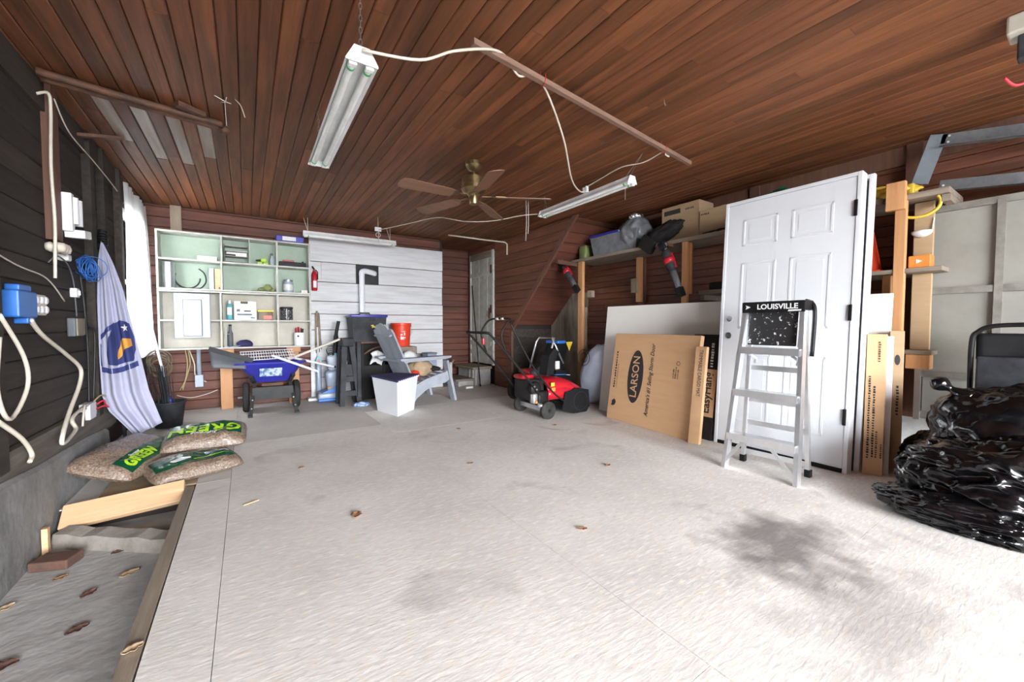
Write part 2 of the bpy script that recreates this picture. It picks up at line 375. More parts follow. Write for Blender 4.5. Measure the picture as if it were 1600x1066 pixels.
# floor: plywood sheets on a dark base
fl = MB().box(-.30, XR+.15, YF, YA+.1, -.18, -.022).add([(-1.0,3.16,-.18),(-.30,3.16,-.18),(-.30,YA+.1,-.18),(-1.0,YA+.1,-.18),(-1.0,3.16,-.022),(-.30,3.16,-.022),(-.30,YA+.1,-.022),(-1.0,YA+.1,-.022)],
     [(0,3,2,1),(4,5,6,7),(0,1,5,4),(1,2,6,5),(2,3,7,6),(3,0,4,7)]).build('floor', M_dark, loc=(0,0,0)); struct(fl, 'worn grey board floor of the garage', 'floor')
G = .002
def sheet(x0, x1, y0, y1, m): 
    MB().box(x0+G/2, x1-G/2, y0+G/2, y1-G/2, -.02, random.uniform(-.0004, 0)).build('floor_sheet', m, fl)
ys = [YF, .72, 3.16, 4.05]
for a, b in zip(ys[:-1], ys[1:]):
    sheet(-.285, -.105, a, b, M_osb) if b < 4 else sheet(-.285, -.105, a, b, M_ply)
ysr = [YF, 1.55, 3.99]
for i, (x0, x1) in enumerate(((-.105, 1.115), (1.115, 2.335), (2.335, 3.555), (3.555, XR+.05))):
    yy = [YF, .62+.6*(i%2), 3.06+.6*(i%2) if i else 4.05, 4.75 if i else 4.05]
    yy = sorted(set(yy))
    for a, b in zip(yy[:-1], yy[1:]): sheet(x0, x1, a, b, M_osb)
sheet(XL-.02, -.105, 4.05, 5.27, M_ply); sheet(XL-.02, -.105, 5.27, YB, M_ply)
sheet(-.105, 1.115, 4.05, 5.27, M_ply); sheet(-.105, 1.115, 5.27, YB, M_ply)
for x0, x1 in ((1.115, 2.335), (2.335, 3.555), (3.555, XR+.05)): sheet(x0, x1, 4.75, YB, M_ply)
sheet(2.335, XR+.05, YB, YA+.05, M_ply)
o = MB().bar((-.312, YF, -.012), (-.312, 3.12, -.012), .045, .04).build('edge_strip', M_greyw, fl)
o = MB().box(XL-.02, -.335, 3.17, 4.05, -.022, -.015).build('floor_sheet', M_ply, fl)
# sunken concrete strip along the left wall
lo = MB().box(-1.2, -.33, YF, 3.17, -.18, -.14).build('floor_recess', M_conc); struct(lo, 'sunken grey concrete strip along the dark wall', 'floor')
# concrete kerb
k = MB()
for i in range(20):
    y0 = YF+(4.2-YF)*i/20; y1 = YF+(4.2-YF)*(i+1)/20; kz = lambda q: min(.31,.31-.052*(q-2.6)); z = kz(y0)+.006*math.sin(i*2.1); z1 = kz(y1)+.006*math.sin((i+1)*2.1)
    k.add([(-1.0,y0,-.14),(-.872,y0,-.14),(-.888,y0,z-.02),(-.905,y0,z),(-1.0,y0,z),(-1.0,y1,-.14),(-.872,y1,-.14),(-.888,y1,z1-.02),(-.905,y1,z1),(-1.0,y1,z1)],
          [(0,1,2,3,4),(9,8,7,6,5),(0,5,6,1),(1,6,7,2),(2,7,8,3),(3,8,9,4),(4,9,5,0)])
kb = k.build('wall_kerb', M_kerb); struct(kb, 'low concrete kerb under the dark plank wall', 'kerb')

# ceiling of narrow boards
ce = MB().box(-1.2, XR+.2, YF-.1, YA+.2, CE+.018, CE+.1).build('ceiling', M_dark, loc=(0,0,CE)); struct(ce, 'brown varnished narrow board ceiling', 'ceiling')
x = -1.0; bi = 0
while x < XR:
    w = random.choice((.078,.082,.086)); cuts = [YF] + sorted([random.uniform(.6, 2.6), random.uniform(3.2, 5.4)]) + [YA+.05]
    bi += 1; mark = -.78 < x < -.12 and bi % 2 == 0
    if mark: cuts = [YF, random.uniform(.8,2.2), 3.44, random.uniform(4.0,4.6), YA+.05]
    for a, b in zip(cuts[:-1], cuts[1:]):
        dz = random.uniform(0, .003); c = .005
        pale = mark and abs(a-3.44) < .01  # stretch of board that carries the painted window sheen
        MB().prism([(x+.0015,CE+.018),(x+w-.0015,CE+.018),(x+w-.0015,CE+c+dz),(x+w-.0015-c,CE+dz),(x+.0015+c,CE+dz),(x+.0015,CE+c+dz)], a+.001, b-.001, 1).build('ceiling_board', M_ceilg if pale else M_ceil, ce)
    x += w
def hboards(parent, name, m, axis, a0, a1, face, depth, z0, z1, h, clip=None, gap=.003):
    # horizontal wall boards; axis 0 runs along X (face is a Y value), axis 1 runs along Y (face is an X value)
    z = z0
    while z < z1-.01:
        t = min(z+h, z1); sg = 1 if depth > 0 else -1; c = .006
        spans = [(a0, a1)] if clip is None else clip(z, t)
        for (p, q) in spans:
            if isinstance(q, tuple): q0, q1 = q
            else: q0 = q1 = q
            if isinstance(p, tuple): p0_, p1_ = p
            else: p0_ = p1_ = p
            f = face + random.uniform(0, .003)*sg; bk = face+depth
            vs = []
            for (zz, off) in ((z+gap/2, bk), (z+gap/2, f+c*sg), (z+gap/2+c, f), (t-gap/2-c, f), (t-gap/2, f+c*sg), (t-gap/2, bk)):
                k_ = (zz-z)/(t-z); A = p0_+(p1_-p0_)*k_; B = q0+(q1-q0)*k_
                vs.append((A, B, zz, off))
            pts = [((A, off, zz) if axis == 0 else (off, A, zz)) for A, B, zz, off in vs] + [((B, off, zz) if axis == 0 else (off, B, zz)) for A, B, zz, off in vs]
            MB().add(pts, [tuple(range(6)), tuple(range(11,5,-1))]+[(i,(i+1)%6,6+(i+1)%6,6+i) for i in range(6)]).build(name, m, parent)
        z = t
# left wall with a window near the back
WY0, WY1, WZ0, WZ1 = 4.98, 5.86, .72, 2.14
wl = MB().box(XL-.1, XL-.03, YF, WY0, -.18, CE).box(XL-.1, XL-.03, WY1, YA, -.18, CE).box(XL-.1, XL-.03, WY0, WY1, -.18, WZ0).box(XL-.1, XL-.03, WY0, WY1, WZ1, CE).build('wall_left', M_dark, loc=(XL,0,0))
struct(wl, 'dark weathered plank wall with old wiring', 'wall')
def lclip(z, t):
    if t > WZ0+.02 and z < WZ1-.02: return [(YF, 2.2+random.uniform(-.5,.5)), (2.9, WY0)] if False else [(YF, WY0), (WY1, YB)]
    return [(YF, YB)]
hboards(wl, 'wall_plank', M_left, 1, YF, YB, XL, -.028, .15, CE, .135, lclip)
MB().box(XL, XL+.045, 3.41, 3.505, 1.50, CE).build('stud', M_stud, wl)
for (y, w, m) in ((4.12, .09, M_left), (4.42, .05, M_left), (1.9, .09, M_left), (2.7, .09, M_left), (WY0-.06, .08, M_left)):
    MB().box(XL, XL+.045, y-w/2, y+w/2, .34, CE).build('stud', m, wl)
MB().box(XL, XL+.035, YF, 4.55, .20, .42).build('sill_beam', M_beam, wl)
MB().box(XL, XL+.02, YF, 4.9, 2.22, CE).build('top_plate', M_left, wl)
wi = MB().box(XL-.09, XL-.02, WY0, WY0+.05, WZ0, WZ1).box(XL-.09, XL-.02, WY1-.05, WY1, WZ0, WZ1).box(XL-.09, XL-.02, WY0, WY1, WZ1-.05, WZ1).box(XL-.09, XL-.02, WY0, WY1, WZ0, WZ0+.05).build('window_1', M_edge)
struct(wi, 'bright window with sheer curtain in the dark wall', 'window')
MB().box(XL-.075, XL-.04, WY0+.05, WY1-.05, 1.42, 1.46).build('meeting_rail', M_edge, wi)
MB().box(XL-.06, XL-.055, WY0+.05, WY1-.05, WZ0+.05, 1.42).build('pane', M_glass, wi)
MB().box(XL-.06, XL-.055, WY0+.05, WY1-.05, 1.46, WZ1-.05).build('pane', M_glass, wi)
def cur(u, v):
    y = WY0-.0 + (.90+.05*v)*u; z = 2.30 - 1.62*v
    return (XL+.05+.022*math.sin(u*38)+.012*math.sin(u*13+v*3)+.03*v*u, y, z)
cu = MB().grid(cur, 60, 14).build('curtain', M_curtain, None, True); tag(cu, 'sheer white curtain hanging over the bright window', 'curtain')
# back wall
wb = MB().box(-1.1, 2.64, YB+.02, YB+.12, -.18, CE).box(2.62, 2.66, YB, YA, -.02, CE).box(2.62, 3.55, YA+.02, YA+.1, -.18, CE).build('wall_back', M_dark, loc=(0,YB,0))
struct(wb, 'red brown board wall at the back with white boards', 'wall')
hboards(wb, 'wall_board', M_red_x, 0, XL, 2.64, YB, .022, 0, CE, .112)
hboards(wb, 'wall_board', M_red_x, 0, 2.665, XD, YA, .022, 0, CE, .112)
zs = [0.0, .288, .513, .725, .941, 1.16, 1.334, 1.60, 1.872, 2.196]
for a, b in zip(zs[:-1], zs[1:]):
    e = random.uniform(0, .012)
    if a > 1.85 or abs(a-1.6) < .01 and False: xs = [(.72, 2.64+e)]
    elif abs(a-1.6) < .01: xs = [(.72, .865), (.865, 2.64+e)]
    else: xs = [(.72, 2.64+e)]
    for p, q in xs:
        c = .006; f = 5.995+random.uniform(0,.006)
        MB().prism([(YB-.001,a+.004),(f+c,a+.004),(f,a+.004+c),(f,b-.004-c),(f+c,b-.004),(YB-.001,b-.004)], p+.002, q-.002, 0).build('white_board', M_whiteb, wb)
MB().box(-.70, -.60, YB-.03, YB, 2.06, CE).build('stud', M_greywz, wb)
MB().box(.715, .79, 5.975, 5.994, 0, .73).build('white_trim', M_whiteb, wb)
# stair enclosure wall with the old door
wr = MB().box(XD+.02, XD+.05, 5.715, 6.55, 2.27, CE).box(XD+.06, XD+.1, 5.24, YA+.1, -.18, CE).box(XD+.06, XR+.12, 5.26, 5.30, -.18, CE).build('wall_right', M_dark, loc=(XD,0,0)); struct(wr, 'red brown board walls beside and below the stairs', 'wall')  # last two boxes are unseen slabs added to stop light leaks
def diag(z): return 5.2 if z < .94 else 3.74+(2.38-z)*(5.2-3.74)/(2.38-.94)
hboards(wr, 'wall_board', M_red_y, 1, 0, 0, XD, .022, 0, CE, .118, lambda z, t: [((diag(z+.001), diag(t-.001)), 5.70)])
hboards(wr, 'wall_board', M_red_y, 1, 0, 0, XD, .022, 0, CE, .118, lambda z, t: [(6.55, YA)] if z < 2.2 else [(5.71, YA)])
MB().prism([(3.70,CE),(3.79,CE),(5.225,.94),(5.225,0),(5.17,0),(5.17,.91)], XD-.012, XD+.022, 0).build('stringer_trim', M_stud, wr)
# underside of the stairs and the outer wall
hs = math.hypot(1.46,1.44); n = 13
for i in range(n):
    t0, t1 = i/n, (i+1)/n
    p = lambda t: (5.2+(3.74-5.2)*t, .94+(2.38-.94)*t)
    (ya, za), (yb, zb) = p(t0+.002), p(t1-.002)
    za += .07; zb += .07; MB().prism([(ya,za),(yb,zb),(yb+.016,zb+.016),(ya+.016,za+.016)], XD+.03, XR, 0).build('soffit_board', M_red_x, wr)
for i in range(7):
    z0 = i*.135; MB().box(XD+.03, XR, 5.22, 5.24, z0+.002, z0+.133).build('riser_board', M_left, wr)  # gloom of the understair recess is put into the dark board colour
wo = MB().box(XR+.025, XR+.12, YF, 5.4, -.18, CE).build('wall_outer', M_dark, loc=(XR,0,0)); struct(wo, 'red brown narrow board wall behind the storage shelves', 'wall')
hboards(wo, 'wall_board', M_red_y, 1, 0, 0, XR, .024, .30, CE, .083, lambda z, t: [(YF, 1.6), (1.6, 4.36)])
hboards(wo, 'wall_board', M_red_y, 1, 0, 0, XR, .024, 1.5, CE, .083, lambda z, t: [(4.36, 5.22)])
MB().box(XR-.03, XR+.024, YF, 4.36, -.02, .30).build('foundation', M_conc, wo)
for i in range(5): MB().box(XR-.004-.004*(i%2), XR+.024, 4.365+i*.172, 4.365+(i+1)*.172-.004, 0, 1.5).build('wall_plank', M_concp, wo)
for y, m in ((3.36, M_stud), (.86, M_stud), (2.0, M_stud)): MB().box(XR-.05, XR, y-.045, y+.045, .3, CE).build('stud', m, wo)
MB().box(XR-.025, XR, 2.2, 4.0, 1.19, 1.30).build('ledger', M_red_y, wo)
MB().box(XR-.03, XR, YF, 3.7, 2.24, CE).build('top_plate', M_stud, wo)
# front wall round the open garage doorway (behind the camera)
wf = MB().box(-1.1, -.88, YF-.12, YF, -.18, CE+.1).box(2.7, XR+.2, YF-.12, YF, -.18, CE+.1).box(-.88, 2.7, YF-.12, YF, 2.25, CE+.1).build('wall_front', M_stud); struct(wf, 'front wall around the open garage doorway', 'wall')
# old door on the stair wall
d = thing('door_1', 'old white ledged plank door above the stone steps', 'door', (XD, 6.12, .33)); d['kind'] = 'structure'
for i in range(5):
    y0 = 5.775+i*.147; MB().box(XD-.004-.003*(i%2), XD+.03, y0+.002, y0+.145, .345, 2.16).build('plank', M_cream if False else M_edge, d)
MB().box(XD-.02, XD+.04, 5.715, 5.772, .33, 2.27).build('door_jamb', M_edge, d); MB().box(XD-.02, XD+.04, 6.512, 6.55, .33, 2.27).build('door_jamb', M_edge, d)
MB().box(XD-.02, XD+.04, 5.772, 6.512, 2.165, 2.27).build('door_head', M_greyw, d)
for z in (.50, .66, 1.86): MB().box(XD-.022, XD-.007, 5.79, 6.50, z, z+.07).build('ledge', M_edge, d)
for z in (1.95, 1.28): MB().box(XD-.03, XD-.02, 5.75, 5.80, z-.07, z+.07).build('hinge', M_rust, d)
h = MB().box(XD-.02, XD-.007, 5.83, 5.87, 1.12, 1.30).build('latch_plate', M_rust, d); MB().tube([(XD-.02,5.85,1.25),(XD-.06,5.85,1.25),(XD-.06,5.85,1.16),(XD-.02,5.85,1.16)], .006).build('pull', M_rust, h)

# ================================================================ THINGS OVERHEAD
def shop_light(label, p0, p1, wide=.11, tubes=True, hang=()):
    p0, p1 = Vector(p0), Vector(p1); u = (p1-p0).normalized(); a = u.cross(Vector((0,0,1))).normalized(); Ln = (p1-p0).length
    M = Matrix(((u.x,a.x,0,p0.x),(u.y,a.y,0,p0.y),(u.z,a.z,1,p0.z),(0,0,0,1)))
    t = thing('shop_light', label, 'shop light', p0.lerp(p1,.5), 'hanging fluorescent shop lights')
    w = wide/2
    MB(M).prism([(-.025,.045),(.025,.045),(.03,.02),(w,-.012),(w,-.016),(.03,.014),(-.03,.014),(-w,-.016),(-w,-.012),(-.03,.02)], 0, Ln, 0).build('housing', M_lamp, t)
    for e in (0, Ln): MB(M).prism([(-.03,.045),(.03,.045),(w,-.014),(w,-.02),(-w,-.02),(-w,-.014)], e-.003, e+.003, 0).build('end_plate', M_lamp, t)
    for s in (-1, 1):
        tb = MB(M).cyl((.03, s*w*.52, -.012), (Ln-.03, s*w*.52, -.012), .0155, n=14).build('tube', M_tube, t, True, auto=40)
        for e in (.055, Ln-.055): MB(M).cyl((e-.006, s*w*.52, -.012), (e+.006, s*w*.52, -.012), .017, n=14).build('ring', M_greenring, tb, True, auto=40)
        for e in (.02, Ln-.02): MB(M).rbox(e-.012, e+.012, s*w*.52-.016, s*w*.52+.016, -.028, .012, .003).build('lamp_holder', M_lamp, t)
    return t, M, Ln
def chain(pa, pb, parent):
    pa, pb = Vector(pa), Vector(pb); n = max(3, int((pb-pa).length/.022)); d = (pb-pa).normalized(); a = d.cross(Vector((.3,1,.2))).normalized(); b = d.cross(a); mb = MB()
    for i in range(n):
        c = pa.lerp(pb, (i+.5)/n); s = a if i % 2 else b; h = (pb-pa).length/n*.62
        mb.tube([c+d*h*math.cos(q)+s*.006*math.sin(q) for q in [2*PI*j/8 for j in range(9)]], .0018, 4, False)
    return mb.build('chain', M_chain, parent)
la, MA, LA = shop_light('two tube shop light hanging closest, chained at one end', (.405, 1.68, 2.06), (.415, 2.90, 2.06), .125)
chain((.405, 1.70, 2.10), (.405, 1.70, CE), la); chain((.415, 2.88, 2.10), (.415, 2.88, CE), la)
lb, MBm, LB = shop_light('shop light hanging beside the storage shelves above the snow blowers', (2.67, 2.22, 2.19), (2.685, 3.44, 2.19), .11)
for s in (-.02, .02): MB().cyl((2.67+s, 2.27, 2.235), (2.67, 2.12, CE), .0025, n=5).build('hanger_wire', M_chain, lb)
for s in (-.02, .02): MB().cyl((2.685+s, 3.38, 2.235), (2.685, 3.40, CE), .0025, n=5).build('hanger_wire', M_chain, lb)
MB().tube([(2.68,2.3,2.17),(2.68,2.3,2.06)], .0015, 4).build('pull_string', M_cord, lb)
lc, MC, LC = shop_light('shop light hanging in front of the white boards', (.63, 5.74, 2.165), (1.80, 5.72, 2.165), .10)
for x in (.68, 1.73):
    for s in (-1, 1): MB().cyl((x, 5.73, 2.21), (x-.05*(s > 0), 5.73, CE), .003, n=5).build('hanger_cord', M_cord, lc)
# wooden rod hanging under the ceiling
r = MB().bar((.90, 1.68, 2.315), (3.02, 1.93, 2.315), .028, .028).build('hanging_rod', M_rod); tag(r, 'long dusty wooden rod hung flat under the ceiling', 'rod')
for (x, y) in ((1.36, 1.735), (2.62, 1.885)):
    MB().tube([(x-.005,y+.02,CE),(x+.0,y+.022,2.33),(x,y+.02,2.295),(x,y-.01,2.292),(x,y-.02,2.32),(x+.004,y-.015,2.35)], .003, 5).build('hook', M_redcord, r, True)
cable('light_cord', [(.40,1.66,2.08),(.62,1.62,2.10),(.78,1.63,2.20),(.98,1.66,2.30),(1.10,1.705,2.335),(1.20,1.74,2.295),(1.30,1.75,2.335),(1.42,1.78,2.30),(1.72,1.98,2.19),(2.06,2.28,2.10),(2.45,2.60,2.17),(2.645,2.72,2.25)], .006, M_cord, 'off white cord looping from the nearest light round the rod', 'cord')
p = thing('cord_plug', 'white plugs joined on top of the light by the shelves', 'plug', (2.65, 2.73, 2.236))
MB().rbox(2.635,2.66,2.71,2.735,2.236,2.29,.004).build('plug', M_whitem, p); MB().rbox(2.635,2.66,2.745,2.77,2.236,2.285,.004).build('plug', M_whitem, p)
cable('power_cord', [(2.65,2.76,2.28),(2.64,2.55,2.30),(2.63,2.30,2.32),(2.66,2.10,2.30),(2.68,1.93,2.33),(2.66,1.90,2.29),(2.70,1.90,2.285),(2.71,1.93,2.32)], .005, M_cord, 'off white cord knotted round the rod above the shelf light', 'cord')
cable('extension_cord', [(2.67,3.47,2.21),(2.52,3.60,2.20),(2.32,3.85,2.17),(2.08,4.05,2.17),(1.90,4.42,2.27),(1.70,4.75,2.25),(1.50,5.05,2.22),(1.42,5.20,2.22)], .005, M_cord, 'long off white cord drooping below the ceiling fan', 'cord')
q = thing('outlet_tap', 'white outlet tap dangling beneath the ceiling near the back', 'outlet', (1.42, 5.20, 2.12))
MB().cyl((1.42,5.20,2.25),(1.42,5.20,CE),.003,n=5).build('hanger', M_cord, q); MB().rbox(1.38,1.46,5.19,5.22,2.20,2.25,.005).build('tap_body', M_whitem, q)
MB().torus((1.42,5.20,2.155),.028,.004,(0,1,0)).build('cord_loop', M_cord, q, True); MB().cyl((1.425,5.2,2.20),(1.425,5.2,2.05),.004,n=6).build('cord_end', M_cord, q)
for i, (x, y) in enumerate(((2.66, 3.56), (2.63, 3.62))):
    pass
c = thing('loose_cord_ends', 'two frayed cord ends dangling at the far end of the shelf light', 'cord', (2.62, 3.62, 1.95))
for x, z in ((2.60, 1.94), (2.63, 2.02)): MB().tube(smoothpath([(x,3.62,CE),(x+.004,3.62,2.2),(x+.01,3.63,(2.19+z)/2+.02),(x-.004,3.62,z)],4), .004, 5).build('cord_end', M_cord, c, True)
# ceiling fan
FX, FY = 1.63, 3.03
f = thing('ceiling_fan', 'brass ceiling fan with five brown wooden blades', 'ceiling fan', (FX, FY, CE))
MB().lathe((FX,FY,CE), [(.07,0),(.07,-.03),(.045,-.065),(.02,-.075),(.012,-.08),(.012,-.12)], 24).build('canopy', M_brass, f, True, auto=35)
MB().lathe((FX,FY,2.13), [(.03,.13),(.085,.125),(.10,.11),(.10,.055),(.108,.05),(.108,.02),(.09,0),(.05,-.02)], 28).build('motor', M_brass, f, True, auto=35)
MB().lathe((FX,FY,2.03), [(.05,.085),(.055,.08),(.042,.065),(.042,.01),(.038,0),(.01,-.006)], 22).build('switch_housing', M_brass, f, True, auto=35)
for kk in range(5):
    a = math.radians(-32+72*kk); ca, sa = math.cos(a), math.sin(a)
    u = Vector((ca,sa,-.02)); tdir = Vector((-sa*math.cos(.22), ca*math.cos(.22), math.sin(.22)))
    M = frame((FX,FY,2.09), u, tdir)
    pl = [(.20,-.048),(.24,-.058),(.60,-.068),(.645,-.06),(.66,-.03),(.66,.03),(.645,.06),(.60,.068),(.24,.058),(.20,.048)]
    b = MB(M).prism(pl, -.003, .003, 2).build('blade', M_blade, f)
    MB(M).prism([(.07,-.012),(.15,-.012),(.19,-.04),(.27,-.035),(.28,0),(.27,.035),(.19,.04),(.15,.012),(.07,.012)], .003, .008, 2).build('blade_iron', M_brass, b)
# rusty pipes across the boards, top left
p = thing('rusty_pipes', 'pair of rusty brown pipes fixed across the ceiling boards', 'pipe', (-.5, 3.3, CE-.05))
MB().tube(smoothpath([(-.90,3.20,CE-.03),(-.55,3.27,CE-.032),(-.15,3.34,CE-.03),(-.11,3.35,CE-.03)],5), .02, 10).build('pipe', M_rust, p, True)
MB().tube(smoothpath([(-.90,3.26,CE-.032),(-.55,3.33,CE-.03),(-.16,3.395,CE-.032),(-.12,3.40,CE-.032)],5), .023, 10).build('pipe', M_rust, p, True)
MB().tube([(-.12,3.40,CE-.032),(-.095,3.40,CE-.04),(-.09,3.395,CE-.06)], .029, 10).build('elbow', M_rust, p, True)
MB().bar((-.33,3.22,CE-.018),(-.20,3.30,CE-.018),.05,.03).build('bracket', M_rust, p)
o = MB().bar((-.94,3.95,2.30),(-.72,4.05,CE-.012),.05,.02).build('wood_cleat', M_stud); tag(o, 'short brown wooden strip nailed up near the rusty pipes', 'wood strip')
# ceiling cup hooks and dangling fibres
for (x, y, lb_) in ((2.15, 1.55, 'small steel hook screwed into bare ceiling above the rod'),):
    o = MB().tube([(x,y,CE),(x,y,CE-.02),(x+.012,y,CE-.035),(x+.024,y,CE-.025)], .003, 6).build('cup_hook', M_chain, None, True); tag(o, lb_, 'hook')
o = MB().tube(smoothpath([(-.03,3.0,CE),(.0,2.96,2.33),(.02,2.97,2.27)],4), .0025, 5).build('twine', M_cord, None, True); tag(o, 'short pale twine end dangling by the rusty pipes', 'twine')
o = MB().tube(smoothpath([(-.13,3.0,CE-.01),(-.08,3.02,CE-.02),(-.05,3.05,CE-.012)],4), .0025, 5).tube(smoothpath([(-.07,2.98,CE-.012),(-.08,3.02,CE-.024),(-.10,3.06,CE-.012)],4), .0025, 5).tube([(-.08,3.02,CE-.02),(-.075,3.03,2.22)], .0018, 5).build('twine', M_cord, None, True); tag(o, 'knotted pale twine stapled to the ceiling', 'twine')
# thin conduit over the door corner
o = MB().tube([(2.55,5.55,CE-.02),(2.95,5.3,2.30),(3.30,5.15,2.27),(3.33,5.13,2.24),(3.33,5.13,2.08)], .011, 8).build('conduit', M_cord, None, True); tag(o, 'thin bent white conduit by the old door top', 'conduit')
# beige bracket and red wire, top right
b = thing('ceiling_bracket', 'beige bracket with red wire on the dark ceiling corner', 'bracket', (2.95, .25, 2.2))
MB().rbox(2.86,2.99,.20,.30,2.30,CE,.008).build('bracket_body', M_cream, b); MB().rbox(2.90,2.96,.22,.27,2.19,2.30,.006).build('bracket_arm', M_dgrey, b)
MB().tube(smoothpath([(2.88,.30,2.12),(2.93,.27,2.09),(2.97,.22,2.12),(2.95,.24,2.20)],5), .006, 6).build('wire', M_redcord, b, True)

# ================================================================ LEFT WALL
X0 = XL+.045
t = thing('wall_lamp', 'white two tube lamp fixed to the reddish stud', 'lamp', (X0, 3.55, 1.56))
MB().rbox(X0,X0+.045,3.49,3.54,1.57,1.80,.006).build('backplate', M_whitem, t)
for y in (3.515, 3.585): MB().cyl((X0+.045,y+.02,1.62),(X0+.045,y+.02,1.78),.019,n=12).build('tube', M_whitem, t, True, auto=40)
MB(frame((X0,3.52,1.565),(0,1,.12),(1,0,0))).rbox(0,.13,0,.09,-.02,.03,.006).build('shade', M_whitem, t)
t = thing('insulator', 'white porcelain insulator knobs on the dark wall', 'insulator', (X0, 3.46, 1.44))
for y in (3.40, 3.44, 3.48): MB().lathe((XL+.002,y,1.455), [(.022,0),(.03,.02),(.018,.035),(.03,.05),(.026,.075),(.008,.082)], 14, (1,0,0)).build('knob', M_cord, t, True)
MB().rbox(XL,XL+.05,3.56,3.62,1.40,1.44,.008).build('socket', M_paper, t)
mb = MB()
for i in range(16):
    a = random.uniform(0, PI); rr = random.uniform(.05,.085)
    mb.torus((XL+.05+random.uniform(-.02,.02), 3.93+random.uniform(-.02,.02), 1.40+random.uniform(-.02,.02)), rr, .0025, (math.cos(a),math.sin(a)*.6,random.uniform(-.3,.3)), 18, 4)
o = mb.build('twine_bundle', M_blue2, None, True); tag(o, 'tangled bundle of blue twine hung on the dark wall', 'twine')
t = thing('switch_box', 'small white switch box on the dark plank wall', 'switch', (XL, 3.78, 1.21)); MB().rbox(XL,XL+.035,3.745,3.80,1.185,1.245,.005).build('box', M_whitem, t); MB().rbox(XL+.035,XL+.045,3.765,3.78,1.20,1.23,.002).build('toggle', M_whitem, t)
t = thing('junction_box', 'grey square junction box with cover on the dark wall', 'electrical box', (XL, 3.77, .98)); MB().rbox(XL,XL+.04,3.67,3.84,.93,1.05,.008).build('box', M_grey, t); MB(frame((XL+.04,3.68,.935),(0,1,.02),(0,0,1))).rbox(0,.145,0,.11,0,.008,.003).build('cover', M_concp, t)
t = thing('outlet_adapter', 'bright blue outlet box with white multi outlet strip', 'outlet', (XL, 3.0, 1.05))
MB().rbox(XL,XL+.06,2.86,3.06,1.04,1.17,.008).build('box', M_blue2, t); MB().rbox(XL,XL+.05,2.90,3.03,1.17,1.20,.006).build('top_tab', M_blue2, t); MB().rbox(XL,XL+.05,2.98,3.06,1.01,1.04,.006).build('clamp', M_blue2, t)
s_ = MB().rbox(XL,XL+.045,3.06,3.23,1.055,1.165,.008).build('outlet_strip', M_cord, t)
for i in range(3):
    for j in range(2): MB().lathe((XL+.045,3.09+i*.055,1.085+j*.05), [(.02,0),(.02,.008),(.014,.012)], 12, (1,0,0)).build('socket', M_whitem, s_, True)
cable('thick_cable', [(XL+.05,3.0,1.03),(XL+.045,3.15,.95),(XL+.05,3.45,.83),(XL+.06,3.64,.73),(XL+.06,3.62,.63),(XL+.07,3.40,.50),(XL+.09,3.22,.42),(XL+.09,3.18,.36),(XL+.09,3.22,.345),(XL+.08,3.35,.35),(XL+.07,3.48,.37),(XL+.05,3.5,.42),(XL+.05,3.58,.45),(XL+.05,3.80,.47)], .011, M_cord, 'thick white cable curving below the blue outlet box')
cable('white_cable', [(XL+.02,3.30,2.27),(XL+.055,3.34,2.30),(XL+.055,3.36,2.20),(XL+.05,3.35,1.9),(XL+.05,3.37,1.6),(XL+.05,3.35,1.38),(XL+.05,3.34,1.27)], .008, M_cord, 'white cable running straight down beside the reddish stud')
cable('wall_wire', [(XL+.02,2.5,1.38),(XL+.02,2.95,1.30),(XL+.02,3.33,1.265),(XL+.02,3.58,1.15)], .004, M_cord, 'thin white wire crossing above the blue outlet box')
cable('wall_wire', [(XL+.06,3.40,2.30),(XL+.06,3.62,2.20),(XL+.055,4.10,2.19),(XL+.055,4.50,2.17),(XL+.055,4.75,2.15)], .004, M_cord, 'thin pale wire strung along the top of dark wall')
cable('wall_wire', [(XL+.02,3.36,1.36),(XL+.03,3.45,1.41),(XL+.03,3.60,1.39),(XL+.02,3.72,1.33),(XL+.02,3.76,1.25),(XL+.02,3.77,1.16),(XL+.02,3.78,1.06)], .004, M_grey, 'thin grey wire arching over to the small switch box')
cable('black_cable', [(XL+.02,3.88,1.35),(XL+.03,3.90,1.1),(XL+.03,3.93,.85),(XL+.03,3.92,.6),(XL+.03,3.91,.47)], .006, M_bcord, 'black cable hanging down to the lower wire box')
cable('black_cable', [(XL+.04,3.93,1.0),(XL+.05,4.00,.95),(XL+.05,3.98,.75),(XL+.04,3.96,.47)], .006, M_bcord, 'second black cable looping beside the flag')
t = thing('wired_outlet', 'open white outlet box with loose coloured wires below', 'electrical box', (XL+.05, 3.88, .36))
MB().rbox(XL+.005,XL+.06,3.80,3.93,.36,.47,.006).build('box', M_whitem, t); MB().rbox(XL+.005,XL+.05,3.955,3.99,.37,.46,.006).build('device', M_cord, t)
MB().tube(smoothpath([(XL+.05,3.98,.44),(XL+.08,4.01,.46),(XL+.08,4.06,.42),(XL+.09,4.1,.40)],5), .006, 6).tube(smoothpath([(XL+.05,3.97,.41),(XL+.08,4.02,.42),(XL+.09,4.08,.40)],5), .006, 6).build('red_wire', M_redcord, t, True)
MB().tube(smoothpath([(XL+.05,3.93,.47),(XL+.07,4.0,.50),(XL+.08,4.1,.47),(XL+.10,4.25,.40)],5), .005, 6).build('tan_wire', M_tancord, t, True)
MB().tube(smoothpath([(XL+.04,3.80,.44),(XL+.06,3.70,.48),(XL+.07,3.62,.42),(XL+.07,3.6,.36)],5), .006, 6).build('white_wire', M_cord, t, True)
for (z, dy) in ((.66,0),(.40,.15)):
    pass
